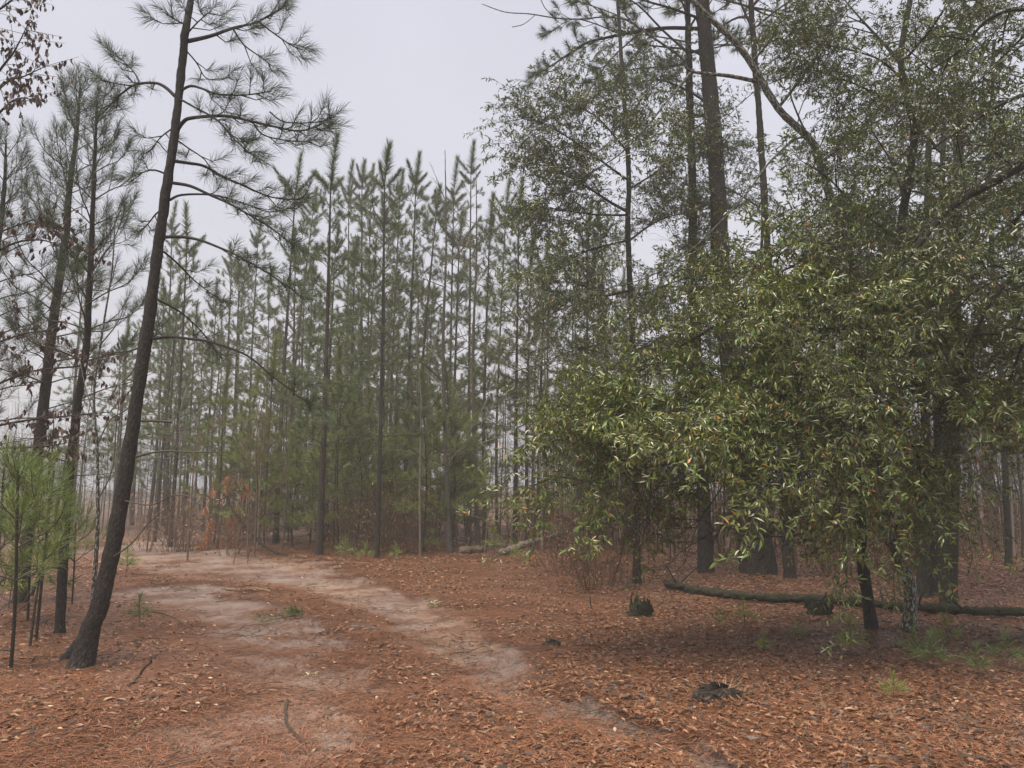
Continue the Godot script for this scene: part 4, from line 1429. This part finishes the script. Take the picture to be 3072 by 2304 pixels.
func fallen_wood() -> void:
	stick("fallen_log", "long mossy fallen log lying behind the oaks on the right", "log", [[668, 590, .05], [690, 594, .02], [723, 600, .02], [767, 604, .03], [825, 606, .03], [884, 612, .03], [963, 618, .05], [1030, 622, .05], [1080, 626, .05]], .066, .05, M.moss_bark, .02)
	stick("fallen_log", "pale broken fallen log propped at the edge of the middle stand", "log", [[500, 557, 0], [522, 554, .12], [549, 547, .2], [566, 543, .25]], .09, .06, M.stick_grey, .03)
	stick("fallen_log", "short brown log end beside the tan bare hardwood", "log", [[462, 555], [472, 554], [484, 553]], .12, .1, M.stick, .02)
	stick("fallen_branch", "dark fallen branch at the right edge below the mossy log", "branch", [[968, 652, 0], [985, 648, .03], [1000, 648, .05], [1030, 642, .05]], .035, .03, M.stick, .01)
	stick("fallen_branch", "short knotty end of dark wood left of the dark fallen branch", "branch", [[950, 656], [962, 653], [974, 650]], .02, .016, M.stick)
	stick("arched_stem", "long dead stem arching down to the track from the stand", "branch", [[288, 556, 0], [270, 553, .08], [253, 552, .42], [240, 552, .8], [230, 552, 1.15], [221, 552, 1.55]], .04, .022, M.dark_bark, .0)
	stick("fallen_stick", "pale crooked stick lying across the track", "stick", [[226, 588], [240, 590], [256, 590], [270, 592]], .02, .016, M.stick_pale)
	stick("fallen_stick", "short pale stick left of the pale crooked stick", "stick", [[216, 598], [224, 597], [232, 595]], .012, .008, M.stick_pale)
	stick("fallen_stick", "long thin twig below the pale crooked stick", "stick", [[244, 597], [270, 598], [295, 601], [318, 600]], .009, .005, M.stick)
	stick("fallen_stick", "straight grey stick between the wheel tracks", "stick", [[353, 630], [370, 630], [386, 631], [402, 631]], .028, .018, M.stick_grey)
	stick("fallen_stick", "wavy brown stick on the sandy left track", "stick", [[289, 693], [285, 707], [292, 722], [307, 735]], .013, .008, M.stick)
	stick("fallen_stick", "thin twig joining the wavy brown stick from the left", "stick", [[243, 733], [262, 729], [278, 726], [290, 724]], .006, .004, M.stick)
	stick("fallen_stick", "thin twig above the wavy brown stick", "stick", [[258, 700], [272, 695], [284, 693], [292, 693]], .006, .004, M.stick)
	stick("propped_stick", "dark stick propped up at an angle right of the leaning pine", "stick", [[128, 690, 0], [138, 684, .06], [150, 686, .2]], .014, .01, M.stick, 0.0)
	stick("fallen_stick", "bent twig right of the green seedling by the leaning pine", "stick", [[148, 622, .12], [170, 624, .08], [190, 628, .02], [206, 634]], .01, .007, M.stick)
	stick("fallen_stick", "grey twig near the foot of the leaning pine", "stick", [[128, 641], [142, 641], [160, 646], [170, 648]], .009, .005, M.stick_grey)
	stick("fallen_stick", "second grey twig near the foot of the leaning pine, a little lower", "stick", [[140, 646], [155, 650], [168, 655]], .007, .004, M.stick_grey)
	stick("fallen_stick", "pale split stick at lower right", "stick", [[889, 713], [895, 727], [902, 742], [912, 768]], .013, .009, M.stick_pale)
	stick("fallen_stick", "long dark stick in the lower right corner", "stick", [[919, 722], [948, 738], [984, 757], [1004, 774]], .013, .01, M.stick)
	stick("fallen_stick", "yellowish split stick on the leaves right of the track", "stick", [[627, 678], [637, 679], [650, 681]], .008, .006, M.stick_pale)
	stick("fallen_stick", "thin dark twig between the wheel tracks near the camera", "stick", [[385, 675], [396, 672], [406, 668]], .008, .005, M.stick)
	stick("fallen_stick", "short dark twig on the track below the straight grey stick", "stick", [[372, 690], [382, 689], [390, 690]], .007, .005, M.stick)
	stick("fallen_stick", "dark twig near the bottom edge in the middle", "stick", [[464, 750], [470, 757], [478, 764]], .008, .005, M.stick)
	stick("fallen_stick", "thin twig on the leaf bank above the right track", "stick", [[463, 586], [480, 587], [498, 586]], .008, .006, M.stick)
	stick("leaning_stick", "dead stick leaning on the mossy log left of the mossy oak", "branch", [[828, 605, .0], [838, 604, .3], [850, 603, .75]], .02, .016, M.stick)
	# mossy stumps
	for q in [[640, 616, .14, .2, "low mossy broken stump at the edge of the leaf bank"], [819, 616, .15, .2, "mossy stump in front of the mossy log"], [553, 645, .1, .07, "dark clod of soil on the leaf bank beside the right track"], [722, 700, .2, .1, "clump of torn up roots and dead grass at lower right"]]:
		var p := gr(q[0], q[1])
		var t := thing("stump" if q[3] > .1 else "soil_clod", q[4], "stump" if q[3] > .1 else "clod", p - Vector3.UP * .03)
		var w := MB.new()
		var k := smooth_path([Vector3.ZERO, Vector3(.01, q[3] * .4, 0), Vector3(.02, q[3] * .8, .01), Vector3(.02, q[3], .01)], 4)
		var rr := PackedFloat32Array()
		for j in k.size():
			var f := float(j) / (k.size() - 1)
			rr.append(q[2] * (1.25 - .5 * f) if q[3] > .1 else q[2] * sqrt(maxf(.05, 1.0 - f * f)))
		tube(w, k, rr, 16, .9, true, q[2] * .3)
		piece("wood" if q[3] > .1 else "soil", mesh_of([[w, M.moss_bark if q[3] > .1 else M.clod]]), t)
		var rs := rnd(1600 + int(q[0]))
		var sp := MB.new()
		for j in 10:
			var az := rs.randf() * TAU
			var a: Vector3 = Vector3(cos(az), 0, sin(az)) * q[2] * rs.randf_range(.5, 1.0)
			tube(sp, PackedVector3Array([a + Vector3.UP * q[3] * .6, a * 1.1 + Vector3.UP * q[3] * rs.randf_range(.8, 1.7)]), PackedFloat32Array([.035 if q[3] > .1 else .006, .004]), 4, 0.0, false)
		piece("splinter" if q[3] > .1 else "root", mesh_of([[sp, M.moss_bark if q[3] > .1 else M.stick]]), t).set_meta("kind", "stuff")
	var rg := rnd(1640)
	var clump: Node3D = get_node("soil_clod_001")
	var bl := MB.new()
	for j in 120:
		var az := rg.randf() * TAU
		var a := Vector3(cos(az), 0, sin(az)) * rg.randf_range(.0, .24)
		leaf(bl, a + Vector3.UP * rg.randf_range(.03, .1), Vector3(cos(az), rg.randf_range(-.3, .9), sin(az)), Vector3(rg.randf() - .5, .5, rg.randf() - .5), rg.randf_range(.08, .2), .006, Color(.3, .2, .12) * rg.randf_range(.5, 1.4))
	piece("dead_grass", mesh_of([[bl, M.litter]]), clump).set_meta("kind", "stuff")
	for q in [[337, 567, .07, "pale green lichen clump on the track edge in front of the front pine"], [134, 722, .05, "pale lichen clump in the needles at lower left"], [432, 604, .09, "pile of pale wood chips beside the right track"], [312, 668, .04, "pale chips on the sandy left track"]]:
		var cm := MB.new()
		for j in 16:
			var a: Vector3 = Vector3(rg.randf_range(-1, 1), rg.randf_range(.1, .5), rg.randf_range(-1, 1)) * q[2]
			leaf(cm, a, Vector3(rg.randf() - .5, rg.randf_range(-.2, .5), rg.randf() - .5), Vector3(rg.randf() - .5, 1, rg.randf() - .5), q[2] * rg.randf_range(.5, 1.1), q[2] * .35, Color(.55, .55, .34) * rg.randf_range(.7, 1.2), .6)
		var cl := piece(numbered("lichen_clump"), mesh_of([[cm, M.litter]]), self)
		cl.position = gr(q[0], q[1])
		tag(cl, q[3], "lichen")
	# a fallen green pine twig on the track
	var p := gr(290, 617)
	var t := thing("fallen_pine_twig", "fallen pine twig with green needles lying on the track", "branch", p)
	var w := MB.new()
	var g := MB.new()
	var r := rnd(1650)
	var a := gr(262, 620) - p + Vector3.UP * .03
	var b := gr(330, 613) - p + Vector3.UP * .02
	tube(w, PackedVector3Array([b, Vector3(0, .04, 0), a]), PackedFloat32Array([.009, .007, .004]), 5, 0.0, false)
	for k in 7:
		var f := r.randf_range(.35, 1.0)
		tuft(g, b.lerp(a, f) + Vector3.UP * .03, (a - b).normalized() + Vector3(r.randf() - .5, .25, r.randf() - .5) * 1.4, .1, .17, 34, .004, r, Color(.12, .17, .06), true, .4)
	piece("twig", mesh_of([[w, M.stick]]), t)
	piece("needles", mesh_of([[g, M.needles]]), t)
